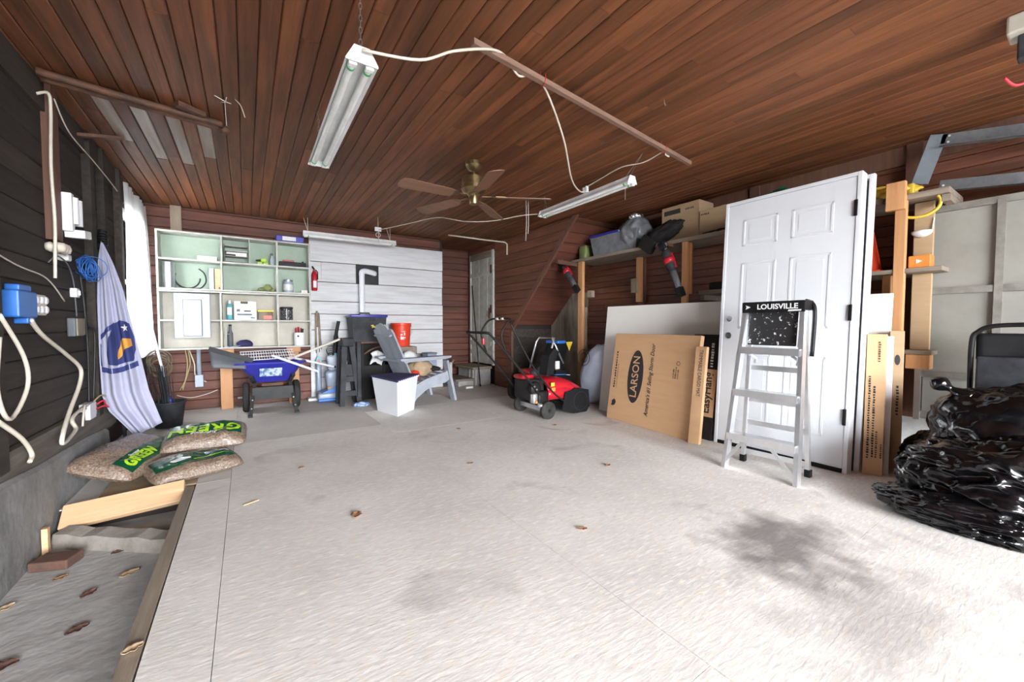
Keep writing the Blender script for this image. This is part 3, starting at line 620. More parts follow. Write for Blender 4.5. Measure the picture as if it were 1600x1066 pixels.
cable('coiled_cable', [(XL+.05,2.70,1.05),(XL+.06,2.88,.85),(XL+.06,2.90,.70),(XL+.06,2.72,.58),(XL+.06,2.62,.72),(XL+.06,2.66,.95)], .009, M_cord, 'white cable loop at the dark wall edge')
cable('coiled_cable', [(XL+.06,2.60,.60),(XL+.07,2.78,.48),(XL+.07,2.88,.38),(XL+.075,2.84,.35)], .010, M_cord, 'white cable tail hanging below the loop')
# flag on a pole leaning in the corner
FX0 = 0.
fl_ = thing('flag', 'white flag with blue shield hanging beside the window', 'flag', (-.72, 4.08, .0))
MB().cyl((-.862,4.12,1.68),(-.80,4.24,.0),.011,n=10).build('pole', M_dgrey, fl_, True)
mb = MB()
for i in range(6): mb.torus((-.862,4.115,1.60+.018*i), .022, .007, (.1*(i%2),.3,1), 14, 6)
mb.build('tie', M_black, fl_, True)
def fedge(v):      # left and right edge of the cloth at height fraction v
    L = [(0,-.868,1.615),(.11,-.888,1.455),(.30,-.898,1.18),(.58,-.90,.765),(.78,-.893,.483),(.87,-.862,.371),(1,-.723,.165)]
    R = [(0,-.858,1.605),(.11,-.808,1.463),(.24,-.761,1.279),(.40,-.723,1.043),(.57,-.68,.80),(.78,-.634,.506),(1,-.562,.245)]
    def ip(T):
        for a, b in zip(T[:-1], T[1:]):
            if v <= b[0]+1e-6:
                k = (v-a[0])/(b[0]-a[0]); return (a[1]+(b[1]-a[1])*k, a[2]+(b[2]-a[2])*k)
        return T[-1][1:]
    return ip(L), ip(R)
def cloth(u, v):
    (lx,lz),(rx,rz) = fedge(v); w = min(1, v*2.2)
    zig = .10*max(0, v-.86)/.14*(1 if u > .78 else 0)
    return Vector((FX0+lx+(rx-lx)*u, 4.09+w*(.022*math.sin(u*15+.6*v)+.010*math.sin(u*31+2*v))-.03*v, lz+(rz-lz)*u))
MB().grid(cloth, 46, 40).build('cloth', M_flag, fl_, True, solid=.003)
def onflag(u, v, off=.004): 
    v = .40+(v-.385)*1.15; q = cloth(u, v); n = (cloth(u+.01,v)-q).cross(cloth(u,v+.01)-q).normalized()
    if n.y > 0: n = -n
    return q+n*off
def decal(pts, m, name, off, nsub=10):
    # filled polygon in (u,v) laid on the cloth; built as a fan of fine strips
    b = bmesh.new(); vs = [b.verts.new((p[0],p[1],0)) for p in pts]; fc = b.faces.new(vs)
    bmesh.ops.triangulate(b, faces=[fc])
    for _ in range(3): bmesh.ops.subdivide_edges(b, edges=[e for e in b.edges if e.calc_length() > .03], cuts=1); bmesh.ops.triangulate(b, faces=b.faces[:])
    b.verts.index_update(); mb = MB(); mb.add([onflag(v.co.x, v.co.y, off) for v in b.verts], [[v.index for v in f.verts] for f in b.faces]); b.free()
    return mb.build(name, m, fl_, True)
sh = [(.42,.40),(.70,.385),(.93,.40),(.96,.46),(.93,.52),(.80,.57),(.60,.575),(.38,.585),(.24,.575),(.22,.53),(.30,.46)]
decal(sh, M_flagblue, 'shield', .005)
decal([(.60,.48),(.70,.465),(.83,.47),(.85,.50),(.72,.51),(.60,.535),(.50,.555),(.42,.56),(.50,.52)], M_flaggold, 'emblem', .008)
decal([(.76+.055*math.cos(PI/2+i*PI/5)*(1 if i%2==0 else .42), .42-.018*math.sin(PI/2+i*PI/5)*(1 if i%2==0 else .42)) for i in range(10)], M_paper, 'star', .008)
rib = [((.10+.02*math.sin(i*.9)), .42+.022*i) for i in range(9)]
def ribbon(path, w, name):
    mb = MB(); vs = []
    for (a, b_) in path: vs += [onflag(a-w, b_, .006), onflag(a+w, b_+.008, .006)]
    mb.add(vs, [(2*i,2*i+1,2*i+3,2*i+2) for i in range(len(path)-1)]); return mb.build(name, M_flagblue, fl_, True)
def ribbon_v(path, w, name):
    mb = MB(); vs = []
    for (a, b_) in path: vs += [onflag(a, b_-w, .006), onflag(a, b_+w, .006)]
    mb.add(vs, [(2*i,2*i+1,2*i+3,2*i+2) for i in range(len(path)-1)]); return mb.build(name, M_flagblue, fl_, True)
ribbon_v([(.08+.045*i, .455-.0065*i) for i in range(10)], .011, 'ribbon'); ribbon([(.06-.01*math.sin(i*.5), .48+.014*i) for i in range(8)], .028, 'ribbon')
ribbon_v([(.06+.045*i, .595+.012*math.sin(i*.22)) for i in range(20)], .012, 'ribbon')
# planter tub with brushes, cord coil and a white pole
t = thing('tub', 'dark grey plastic tub on the floor below the window', 'tub', (-.66, 5.14, 0))
MB().lathe((-.66,5.14,0), [(.10,0),(.105,.005),(.135,.235),(.15,.24),(.15,.255),(.13,.255),(.12,.23),(.10,.03),(.01,.03)], 28).build('tub_body', M_dgrey, t, True, auto=40)
mb = MB()
for i in range(44):
    a = random.uniform(0,2*PI); r0 = random.uniform(0,.08); z1 = random.uniform(.42,.62)
    mb.tube([(-.67+r0*math.cos(a),5.14+r0*math.sin(a),.06),(-.68+r0*1.2*math.cos(a),5.15+r0*math.sin(a),.3),(-.71+r0*1.5*math.cos(a),5.18+r0*math.sin(a),z1)], .004, 5)
o = mb.build('brush_bundle', M_dgrey, None, True); tag(o, 'dark bundle of stiff brush stalks standing in the tub', 'brush')
mb = MB()
for i in range(9): mb.torus((-.755+random.uniform(-.02,.02), 5.42+random.uniform(-.03,.03), .62+random.uniform(-.09,.04)), random.uniform(.07,.11), .005, (.3+random.uniform(-.2,.2),1,random.uniform(-.2,.2)), 22, 5)
o = mb.build('cord_coil', M_coil, None, True); tag(o, 'coil of tan cord hanging below the bright window', 'cord')
t = thing('leaning_pole', 'long white pole leaning from the tub towards the window', 'pole', (-.60, 5.16, .04)); MB().cyl((-.598,5.06,.05),(-.862,5.58,1.19),.012,n=10).build('shaft', M_whitem, t, True); MB().cyl((-.640,5.143,.23),(-.656,5.175,.30),.016,n=10).build('ferrule', M_blue, t, True)
# wood pellet bags
def pellet_bag(label, cx, cy, L, Wd, H, ang, z0, tiltx=0, flip=1, big=True, band=(-.2,.75), tx=0):
    R = Matrix.Translation((cx,cy,z0)) @ Matrix.Rotation(math.radians(ang),4,'Z') @ Matrix.Rotation(math.radians(tiltx),4,'X')
    t = thing('pellet_bag', label, 'pellet bag', (cx,cy,z0), 'wood pellet bags')
    sd = random.uniform(0,50)
    def top(x, y):
        a = 1-abs(2*x/L)**3.2; b = 1-abs(2*y/Wd)**3.2
        h = max(0,a)**.45*max(0,b)**.45
        return h*(H*.62+.014*noise.noise(Vector((x*9+sd,y*9,0)))+.008*noise.noise(Vector((x*26+sd,y*26,3))))
    def bot(x, y):
        a = 1-abs(2*x/L)**3.2; b = 1-abs(2*y/Wd)**3.2; return -max(0,a)**.45*max(0,b)**.45*H*.38
    zc = H*.38
    def shrink(u): return u
    def S_(u, v, fn): 
        x = (u-.5)*L; y = (v-.5)*Wd; k = 1-.05*abs(2*(u-.5))**6; return R @ Vector((x*(1-.05*abs(2*(v-.5))**4), y*k, zc+fn(x,y)))
    mb = MB(); mb.grid(lambda u,v: S_(u,v,top), 44, 30); mb.grid(lambda u,v: S_(u,v,bot), 44, 30)
    body = mb.build('bag', M_pellet, t, True)
    def warp(p, o=.004): return R @ Vector((p.x, p.y, zc+top(p.x,p.y)+o+p.z))
    x0, x1 = -L*.44, L*.44; y0, y1 = band[0]*Wd*.5, band[1]*Wd*.5
    MB().grid(lambda u,v: warp(Vector((x0+(x1-x0)*u, y0+(y1-y0)*v, 0)), .0022), 40, 16).build('green_band', M_baggreen, t, True)
    ym = y0+(y1-y0)*.40; s = (y1-y0)*.62
    if big:
        text('GREEN', s*1.15, M_lime, t, None, 'lettering', align='CENTER', off=.004, spacing=1.12, warp=lambda p: warp(Vector((tx+flip*p.x, ym+flip*p.y, p.z)), .006))
        text('Supreme', s*.38, M_paper, t, None, 'lettering', shear=.35, align='CENTER', warp=lambda p: warp(Vector((tx+flip*p.x, ym+flip*s*.62+flip*p.y, p.z)), .006))
    else:
        MB().add([warp(Vector((-.08+.055*math.cos(q*2*PI/20), ym+.022*math.sin(q*2*PI/20), 0)), .006) for q in range(20)], [tuple(range(20))]).build('oval_mark', M_whitem, t)
        MB().grid(lambda u,v: warp(Vector((.06+.14*u, ym+.01+.035*v, 0)), .006), 8, 3).build('picture_panel', M_label, t)
        MB().grid(lambda u,v: warp(Vector((-.02+.20*u, ym-.03+.006*v, 0)), .006), 8, 1).build('stripe', M_lime, t)
    return t
o = MB().box(-.74,-.125,3.20,3.98,-.014,-.002).build('plywood_piece', M_brownrag); tag(o, 'brown sheet lying under the pellet bags', 'sheet')
pellet_bag('pellet bag reading GREEN along a slanting band, propped against the kerb', -.68, 3.63, .72, .36, .16, 74, .055, 17, 1, True, (-.86,-.24), -.16)
pellet_bag('flat pellet bag at the bottom with an oval mark on its green band', -.315, 3.39, .50, .33, .11, 22, .02, 8, 1, False, (-.55,.45))
pellet_bag('uppermost pellet bag with GREEN printed upside down', -.265, 3.70, .50, .32, .13, -2, .125, 15, -1, True, (-.50,.62))
# things in the sunken strip
o = MB(frame((-.85,3.06,-.10),(.53,-.02,.04),(0,.6,.5))).rbox(0,.52,0,.14,0,.036,.004).build('loose_plank', M_pine); tag(o, 'pale new pine plank lying beside the pellet bags', 'plank')
mb = MB(); M = frame((-.86,2.97,-.14),(1,-.78,0),(.78,1,0))
for i in range(8):
    a = .62*i/8; b_ = .62*(i+1)/8; f1 = lambda q: .078+.006*math.sin(q*31)
    M_ = M; mb.M = M
    mb.add([(a,0,0),(a,.09,0),(a,.085,f1(a)),(a,.012,f1(a)-.012),(b_,0,0),(b_,.09,0),(b_,.085,f1(b_)),(b_,.012,f1(b_)-.012)], [(0,1,2,3),(7,6,5,4),(0,4,5,1),(1,5,6,2),(2,6,7,3),(3,7,4,0)])
o = mb.build('concrete_sill', M_sill); tag(o, 'crumbling concrete sill block in the sunken strip', 'concrete block')
o = MB(frame((-.775,2.74,-.14),(.9,-.35,0),(.35,.9,.0))).rbox(-.075,.075,-.05,.05,0,.045,.006).build('brown_block', M_brick); tag(o, 'brown brick lying against the kerb in the sunken strip', 'brick')
o = MB(frame((-.868,2.90,-.14),(1,0,0),(0,1,0))).box(0,.022,0,.03,0,.13).build('wood_peg', M_pine); tag(o, 'short wooden peg upright at the concrete sill end', 'peg')
def leaf(x, y, z, s, rot, m, label, group):
    def fn(u, v):
        w = math.sin(PI*min(1,max(0,u)))**.7*(.34+.08*math.sin(u*17))*s; px = (u-.5)*s; py = (v-.5)*2*w
        c, q = math.cos(rot), math.sin(rot)
        return (x+px*c-py*q, y+px*q+py*c, z+.004+.10*s*(2*(v-.5))**2+.05*s*math.sin(u*9+rot*3)**2)
    o = MB().grid(fn, 9, 6).build('dry_leaf', m, None, True, solid=.0008); tag(o, label, 'leaf', group)
leaf(.02,1.62,0,.07,.6,M_leafp,'pale curled leaf at the bottom on the edge strip','floor leaves') if False else None
leaf(-.31,1.62,.009,.055,.5,M_leafp,'pale curled leaf on the wooden edge strip','floor leaves')
leaf(.46,2.16,0,.075,1.2,M_leaf,'orange brown leaf alone on open pale floor, largest of them','floor leaves')
for (x,y,r_,lb_) in ((.30,3.11,.4,'small dry leaf on the pale floor nearest the pellet bags'),(1.33,2.53,.1,'small dry leaf in the middle of the open pale floor'),(1.68,3.45,2.0,'small dry leaf on the floor between white bin and snow blower'),
                     (2.12,1.95,.3,'small dry leaf on the floor before the storm door carton'),(1.35,1.40,2.6,'small dry leaf nearest the viewer on the open floor'),(2.55,3.05,.9,'small dry leaf beside the red snow blower wheel')):
    leaf(x,y,0,random.uniform(.04,.06),r_,M_leaf,lb_,'small floor leaves')
for (x,y,r_,sz_,m,lb_) in ((-.72,2.58,.6,.05,M_leaf,'dry leaf lying against the brown brick'),(-.56,2.72,.2,.05,M_leafd,'dark dry leaf in front of the concrete sill'),(-.47,2.45,.5,.075,M_leafp,'pale crumpled leaf beside the wooden edge strip'),
                           (-.58,2.36,.9,.06,M_leafd,'long dark leaf in the middle of the sunken strip'),(-.55,2.10,.5,.065,M_leafd,'reddish leaf lower down the sunken strip'),(-.70,2.00,.3,.075,M_leafd,'curled leaf nearest the viewer in the sunken strip'),(-.83,2.42,.8,.06,M_leafp,'dry leaf at the foot of the kerb')):
    leaf(x,y,-.14,sz_,r_,m,lb_,'leaves in the sunken strip')
o = MB(frame((.0,2.66,.0),(.9,.45,0),(-.45,.9,0))).box(-.04,.04,-.006,.006,0,.004).build('wood_splinter', M_pine); tag(o, 'pale wood splinter lying near the floor seam', 'splinter')

# ================================================================ BACK WALL: CUBBY SHELVES AND WHAT STANDS IN THEM
YS0, YS1 = 5.80, 6.028          # front and back of the shelves
def cubby(name, label, z0, z1, zm, m, divs_lo, divs_hi):
    t = thing(name, label, 'wall shelf', (-.05, 5.9, z0)); th = .018
    xa, xb = -.81, .71
    MB().box(xa, xb, YS1-.008, YS1, z0, z1).build('back_panel', m, t)
    for x in (xa, xb-th): MB().box(x, x+th, YS0, YS1-.008, z0, z1).build('side_panel', M_edge, t)
    MB().box(xa+th, xb-th, YS0, YS1-.008, z0, z0+th).build('bottom_board', M_edge, t); MB().box(xa+th, xb-th, YS0, YS1-.008, z1-th, z1).build('top_board', M_edge, t)
    MB().box(xa+th, xb-th, YS0+.004, YS1-.008, zm-th/2, zm+th/2).build('shelf_board', M_edge, t)
    for x in divs_lo: MB().box(x, x+th, YS0+.002, YS1-.008, z0+th, zm-th/2).build('divider', m if m is M_cream else M_edge, t)
    for x in divs_hi: MB().box(x, x+(.008 if x == .045 else th), YS0+.002+(.03 if x == .045 else 0), YS1-.008, zm+th/2, z1-th).build('divider', M_edge, t)
    return t
cubby('cubby_shelf', 'upper wall shelf with pale green compartments', 1.405, 2.06, 1.745, M_green, (-.24,.325), (-.235,.045,.328))
cubby('cubby_shelf', 'lower wall shelf with cream compartments round the breaker panel', .725, 1.40, 1.06, M_cream, (-.255,.325), (-.255,.325))
sb = 1.405+.019; sm = 1.755; lb0 = .725+.019; lm = 1.070
t = thing('metal_duct', 'shiny grey metal duct piece in the green shelf corner', 'duct', (-.715,5.90,sb)); MB().lathe((-.715,5.90,sb), [(.055,0),(.055,.29),(.05,.29),(.05,.01)], 24, cap=False).build('duct_wall', M_zinc, t, True, auto=40); MB().torus((-.715,5.90,sb+.282),.055,.004).build('rim', M_zinc, t, True)
o = MB().torus((-.555,5.93,sb+.125), .115, .008, (0,1,.1), 30, 8, -1.6, 2.0).build('hose', M_bcord, None, True); tag(o, 'black hose curled beside the metal duct', 'hose')
o = MB().tube(smoothpath([(-.45,5.93,sb+.24),(-.40,5.94,sb+.19),(-.385,5.94,sb+.10),(-.42,5.93,sb+.03),(-.46,5.92,sb+.01),(-.53,5.9,sb+.008)],5), .007, 8).build('hose', M_bcord, None, True); tag(o, 'black hose end bent behind the wood block', 'hose')
def boxy(name, label, cat, x0, x1, y0, y1, z0, z1, m, r=.004, extra=()):
    t = thing(name, label, cat, ((x0+x1)/2,(y0+y1)/2,z0)); MB().rbox(x0,x1,y0,y1,z0,z1,r).build('body', m, t)
    for (nm, a, mm) in extra: MB().rbox(*a, .0008).build(nm, mm, t)
    return t
boxy('panel_offcut', 'blue grey panel standing on edge in the green shelf', 'panel', -.352,-.305, 5.85,5.98, sb,sb+.25, M_panelgrey, extra=(('screw',(-.335,-.325,5.846,5.852,sb+.12,sb+.13),M_paper),))
boxy('wood_block', 'pale wood block at the end of the green shelf', 'wood block', -.30,-.243, 5.86,5.98, sb,sb+.245, M_pine, extra=(('knot',(-.262,-.250,5.857,5.862,sb+.012,sb+.03),M_ink),))
boxy('flat_carton', 'flat white carton on the top green shelf', 'box', -.455,-.27, 5.84,5.96, sm,sm+.052, M_paper, extra=(('end_flap',(-.272,-.268,5.85,5.95,sm+.01,sm+.045),M_grey),))
t = thing('paper_tray', 'grey stacked paper tray holding papers in the green shelf', 'paper tray', (-.09,5.92,sm))
for x in (-.205,.030): MB().box(x,x+.006,5.84,6.0,sm,sm+.215).build('tray_side', M_grey, t)
for z in (.012,.075,.135,.195): MB().box(-.199,.030,5.845,6.0,sm+z,sm+z+.006).build('tray_shelf', M_edge, t)
MB().box(-.18,.02,5.86,5.98,sm+.082,sm+.125).build('papers', M_paper, t); MB().box(-.19,-.09,5.85,5.97,sm+.082,sm+.10).build('dark_folder', M_ink, t)
t = thing('green_tool', 'bright lime green tool lying in the green shelf', 'tool', (.18,5.88,sm)); MB().rbox(.125,.25,5.85,5.93,sm,sm+.035,.008).build('base', M_lime2, t); MB().rbox(.165,.225,5.86,5.92,sm+.035,sm+.085,.01).build('body', M_lime2, t); MB().cyl((.165,5.88,sm+.06),(.115,5.86,sm+.05),.008,n=8).build('nozzle', M_dgrey, t); MB().cyl((.19,5.85,sm+.03),(.185,5.825,sm+.008),.006,n=8).build('trigger', M_olive, t)
t = thing('spray_bottle', 'clear bluish bottle beside the lime green tool', 'bottle', (.285,5.90,sm)); MB().lathe((.285,5.90,sm), [(.025,0),(.027,.01),(.027,.075),(.012,.10),(.012,.125)], 16).build('bottle', M_panelgrey, t, True, auto=40); MB().lathe((.285,5.90,sm+.125), [(.015,0),(.015,.025),(.01,.03)], 14).build('cap', M_grey, t, True, auto=40)
t = thing('long_tool_case', 'long dark grey tool with red top in the green shelf', 'tool', (.51,5.88,sm)); MB().rbox(.36,.665,5.84,5.92,sm,sm+.062,.006).build('case', M_dgrey, t); MB().rbox(.40,.53,5.85,5.90,sm+.062,sm+.082,.005).build('grip', M_red, t); MB().cyl((.63,5.87,sm+.062),(.63,5.87,sm+.078),.012,n=10).build('button', M_black, t)
mb = MB(); mb.ball((.235,5.90,sb+.045),(.05,.04,.05),2,lambda p,q:q*(1+.3*noise.noise(p*3)),flat=sb); mb.ball((.17,5.89,sb+.025),(.05,.04,.03),2,lambda p,q:q*(1+.3*noise.noise(p*4)),flat=sb); mb.ball((.29,5.89,sb+.02),(.03,.03,.025),2,flat=sb); mb.tube([(.06,5.86,sb+.006),(.14,5.87,sb+.012)],.005,6)
o = mb.build('cable_heap', M_olive); tag(o, 'small dark heap of cable and clamps in the green shelf', 'cable')
t = thing('glass_jar', 'glass jar with white label in the green shelf', 'jar', (.46,5.90,sb)); MB().lathe((.46,5.90,sb), [(.058,0),(.06,.008),(.06,.12),(.05,.135),(.05,.145)], 20).build('jar', M_panelgrey, t, True, auto=40); MB().lathe((.46,5.90,sb+.145), [(.053,0),(.053,.018),(.05,.02)], 20).build('lid', M_zinc, t, True, auto=40); MB().lathe((.46,5.90,sb+.03), [(.0605,0),(.0605,.075)], 20, cap=False).build('label', M_paper, t, True)
o = boxy('small_carton', 'tiny white carton at the end of the green shelf', 'box', .60,.675, 5.83,5.89, sb,sb+.038, M_paper, extra=(('tape',(.63,.645,5.829,5.891,sb,sb+.0385),M_cord),))
t = thing('cleaner_bottle', 'teal cleaner bottle standing in the cream shelf', 'bottle', (-.165,5.89,lm)); MB().rbox(-.195,-.135,5.86,5.92,lm,lm+.19,.012).build('bottle', M_teal, t, True); MB().lathe((-.165,5.89,lm+.19), [(.018,0),(.016,.03),(.016,.045)], 14).build('cap', M_paper, t, True, auto=40); MB().box(-.188,-.142,5.857,5.861,lm+.06,lm+.15).build('label', M_paper, t)
t = thing('printed_carton', 'white carton with a picture of a tool printed on it', 'box', (-.005,5.90,lm)); MB().rbox(-.118,.108,5.84,5.97,lm,lm+.225,.003).build('carton', M_paper, t); MB().box(-.055,.02,5.838,5.842,lm+.195,lm+.222).build('hand_hole', M_inkbrown, t)
for (x0,x1,z0,z1,m) in ((-.10,.07,.03,.05,M_panelgrey),(-.09,.06,.055,.075,M_grey),(-.02,.05,.10,.115,M_ink),(-.095,-.06,.10,.13,M_grey),(.045,.09,.02,.03,M_ink)): MB().box(x0,x1,5.8385,5.841,lm+z0,lm+z1).build('print', m, t)
t = thing('lidded_container', 'clear container with yellow lid in the cream shelf', 'container', (.20,5.90,lm)); MB().rbox(.125,.285,5.85,5.96,lm,lm+.10,.006).build('tub', M_concp, t); MB().rbox(.118,.292,5.843,5.967,lm+.10,lm+.125,.005).build('lid', M_gold, t); MB().rbox(.18,.27,5.847,5.852,lm+.01,lm+.055,.001).build('contents', M_redor, t)
t = thing('screw_jar', 'dark jar full of screws in the cream shelf', 'jar', (.435,5.89,lm)); MB().lathe((.435,5.89,lm), [(.066,0),(.07,.01),(.07,.13),(.06,.14)], 22).build('jar', M_jar, t, True, auto=40); MB().lathe((.435,5.89,lm+.14), [(.072,0),(.072,.025),(.066,.03)], 22).build('lid', M_ink, t, True, auto=40); MB().cyl((.43,5.818,lm+.01),(.43,5.818,lm+.145),.005,n=6).build('strap', M_zinc, t)
t = thing('display_stand', 'thin white stand beside a glass bottle in the cream shelf', 'stand', (-.19,5.89,lb0)); MB().cyl((-.205,5.86,lb0),(-.205,5.86,lb0+.24),.005,n=8).build('rod', M_paper, t, True); MB().cyl((-.235,5.86,lb0+.155),(-.175,5.86,lb0+.155),.004,n=8).build('cross_bar', M_paper, t, True); MB().lathe((-.205,5.86,lb0), [(.022,0),(.022,.008),(.005,.01)], 16).build('foot', M_paper, t, True)
t = thing('glass_bottle', 'slim smoky glass bottle behind the white stand', 'bottle', (-.165,5.94,lb0)); MB().lathe((-.165,5.94,lb0), [(.026,0),(.028,.01),(.028,.16),(.013,.20),(.013,.25)], 16).build('bottle', M_grey, t, True, auto=40); MB().lathe((-.165,5.94,lb0+.25), [(.015,0),(.015,.02)], 12).build('cap', M_ink, t, True)
t = thing('cloth_cap', 'navy blue cloth cap lying in the cream shelf', 'cap', (-.06,5.88,lb0)); MB().ball((-.02,5.89,lb0+.028),(.085,.075,.055),3,lambda p,q:q*(1+.12*noise.noise(p*3)),flat=lb0).build('crown', M_navy, t, True); MB(frame((-.135,5.87,lb0+.003),(1,0,.12),(0,1,0))).prism([(-.035,-.03),(.0,-.055),(.07,-.06),(.07,.06),(0,.05),(-.035,.02)],0,.006,2).build('brim', M_vacgrey, t)
t = thing('brush_can', 'white can filled with red handled brushes in the cream shelf', 'can', (.575,5.89,lb0)); MB().lathe((.575,5.89,lb0), [(.062,0),(.064,.006),(.064,.165),(.06,.165),(.058,.02)], 22).build('can', M_paper, t, True, auto=40); MB().lathe((.555,5.826,lb0+.12),[(.012,0),(.012,.003)],12,(0,-1,0)).build('mark', M_ink, t)
for i in range(7): a=i*2*PI/7; MB().cyl((.575+.03*math.cos(a),5.89+.03*math.sin(a),lb0+.05),(.575+.045*math.cos(a),5.89+.045*math.sin(a),lb0+.215+.012*(i%3)),.008,n=7).build('brush_handle', M_red if i%3 else M_ink, t)
t = thing('blue_case', 'bright blue case with white sticker on top of the shelves', 'case', (.48,5.88,2.061)); MB().rbox(.33,.64,5.80,5.95,2.061,2.135,.008).build('case', M_blue, t); MB().box(.40,.55,5.797,5.801,2.075,2.125).build('sticker', M_paper, t)
# breaker panel
t = thing('breaker_panel', 'pale grey electrical breaker panel inside the lower shelf', 'breaker panel', (-.5,5.82,.86))
MB().rbox(-.665,-.345,5.775,5.798,.86,1.365,.006).build('cover', M_panelgrey, t); MB().box(-.63,-.38,5.80,6.018,.88,1.05).box(-.63,-.38,5.80,6.018,1.071,1.345).build('enclosure', M_panelgrey, t)
MB().rbox(-.592,-.418,5.7735,5.7755,.878,1.297,.0005).build('door_gap_shade', M_grey, t)  # darker plate drawn in for the shaded groove round the door
dd = MB().rbox(-.585,-.425,5.765,5.776,.885,1.29,.003).build('door', M_panelgrey, t); MB().rbox(-.575,-.545,5.758,5.766,1.10,1.125,.002).build('latch', M_zinc, dd)
t = thing('conduit_box', 'grey conduit running down from the breaker panel to a small box', 'conduit', (-.475,5.93,.30)); MB().cyl((-.475,5.95,.42),(-.475,5.95,.72),.022,n=12).build('pipe', M_panelgrey, t, True); MB().rbox(-.515,-.435,5.90,6.02,.28,.42,.006).build('box', M_panelgrey, t)
for i,(x,m) in enumerate(((-.60,M_tancord),(-.575,M_tancord),(-.56,M_cord))):
    cable('panel_wire', [(x,5.97,.715),(x+.015,5.98,.55),(x-.01-.03*i,5.98,.36-.03*i),(x-.06,5.985,.25)] if i<2 else [(x,5.95,.71),(x+.04,5.96,.55),(x+.05,5.97,.40),(x+.15,5.95,.33)], .007, m, ('tan wire dropping from the breaker panel nearest the window','tan wire dropping from the breaker panel beside the first','white wire bending past the grey conduit')[i])
cable('floor_wire', [(-.68,5.9,.20),(-.55,5.85,.17),(-.40,5.85,.20),(-.30,5.85,.24)], .005, M_cord, 'thin white wire strung low below the breaker panel')
for x0, x1, m, lb_ in ((-.27,-.15,M_pine_z,'orange wooden upright carrying the lower shelf behind the wheelbarrow'),(.44,.56,M_pine_z,'orange wooden upright carrying the shelf end by white boards')):
    t = thing('shelf_support', lb_, 'support post', ((x0+x1)/2,5.88,0)); MB().rbox(x0,x1,5.84,5.885,.0,.72,.004).build('upright', m, t); MB().rbox(x0-.02,x1+.02,5.815,5.839,.66,.722,.004).build('cleat', m, t)
# fire extinguisher
t = thing('fire_extinguisher', 'small red fire extinguisher on the white boards', 'fire extinguisher', (.775,5.96,1.45)); MB().lathe((.775,5.955,1.47), [(.028,0),(.036,.012),(.036,.22),(.025,.25),(.014,.26),(.014,.275)], 20).build('cylinder', M_red, t, True, auto=45); MB().box(.755,.795,5.916,5.921,1.51,1.60).build('label', M_paper, t); MB().bar((.775,5.95,1.755),(.745,5.92,1.79),.014,.012).build('lever', M_blackm, t); MB().tube([(.79,5.95,1.75),(.815,5.94,1.72),(.812,5.94,1.62)], .006,7).build('hose', M_black, t, True)
# flue pipe
t = thing('flue_pipe', 'white flue pipe with elbow entering a black wall plate', 'flue pipe', (1.40,5.94,.80))
MB().box(1.315,1.63,5.975,5.993,1.60,1.875).build('wall_plate', M_blackm, t); MB().cyl((1.375,5.90,.80),(1.375,5.90,1.72),.037,n=18).build('pipe', M_whitem, t, True, auto=40)
mb = MB(); path = smoothpath([(1.375,5.90,1.70),(1.378,5.90,1.755),(1.42,5.905,1.775),(1.50,5.92,1.765),(1.55,5.935,1.755),(1.56,5.975,1.75)],7); mb.tube(path,[.037+.003*(i%2) for i in range(len(path))],16); mb.build('elbow', M_whitem, t, True)

# ================================================================ WHEELBARROW AND NEIGHBOURS
t = thing('wheelbarrow', 'blue two wheeled wheelbarrow on black legs holding tools', 'wheelbarrow', (.22,5.35,0))
def ring(z, x0, x1, y0, y1, r, n=5):
    out = []
    for (cx,cy,a0) in ((x1-r,y1-r,0),(x0+r,y1-r,90),(x0+r,y0+r,180),(x1-r,y0+r,270)):
        for i in range(n): a = math.radians(a0+90*i/(n-1)); out.append((cx+r*math.cos(a),cy+r*math.sin(a),z))
    return out
rings = [ring(.36,.06,.41,5.30,5.62,.06), ring(.45,.0,.47,5.24,5.70,.07), ring(.585,-.12,.55,5.17,5.80,.08), ring(.592,-.145,.575,5.145,5.815,.09), ring(.575,-.15,.58,5.14,5.82,.09)]
inner = [ring(.58,-.105,.535,5.185,5.785,.08), ring(.455,.012,.458,5.252,5.69,.07), ring(.37,.07,.40,5.31,5.61,.06)]
n = 20; mb = MB(); seq = [rings[0],rings[1],rings[2],rings[4],rings[3],inner[0],inner[1],inner[2]]
mb.add([p for r_ in seq for p in r_], [(i*n+j,i*n+(j+1)%n,(i+1)*n+(j+1)%n,(i+1)*n+j) for i in range(len(seq)-1) for j in range(n)]+[tuple(range(n-1,-1,-1)), tuple(range((len(seq)-1)*n,len(seq)*n))])
mb.build('tray', M_blue, t, True, auto=35)
sl = (5.24-5.17)/(.45-.585)
Mt = frame((.11,5.203,.435),(1,0,0),(0,-.52,1)); MB(Mt).box(0,.215,0,.105,-.001,.0015).build('label', M_label, t)
for x, x2 in ((.065,.015),(.405,.465)):
    MB().bar((x,5.30,.37),(x2,5.17,.0),.035,.035,(1,0,0)).build('leg', M_blackm, t); MB().bar((x2-.022,5.165,.012),(x2+.022,5.165,.012),.07,.022).build('foot', M_black, t)
    for k_ in (.28,.52,.76): MB().lathe((x+(x2-x)*k_,5.30-.13*k_-.018,.37*(1-k_)),[(.008,0),(.008,.005),(.003,.008)],10,(0,-1,0)).build('bolt', M_zinc, t)
MB().bar((.04,5.245,.24),(.435,5.245,.24),.03,.14,(0,0,1)).build('leg_brace', M_blackm, t); MB().bar((.13,5.27,.335),(.34,5.27,.335),.03,.03).build('cross_bar', M_rust, t)
MB().bar((.03,5.22,.44),(.06,5.32,.36),.04,.03).bar((.44,5.22,.44),(.41,5.32,.36),.04,.03).build('bracket', M_dgrey, t)
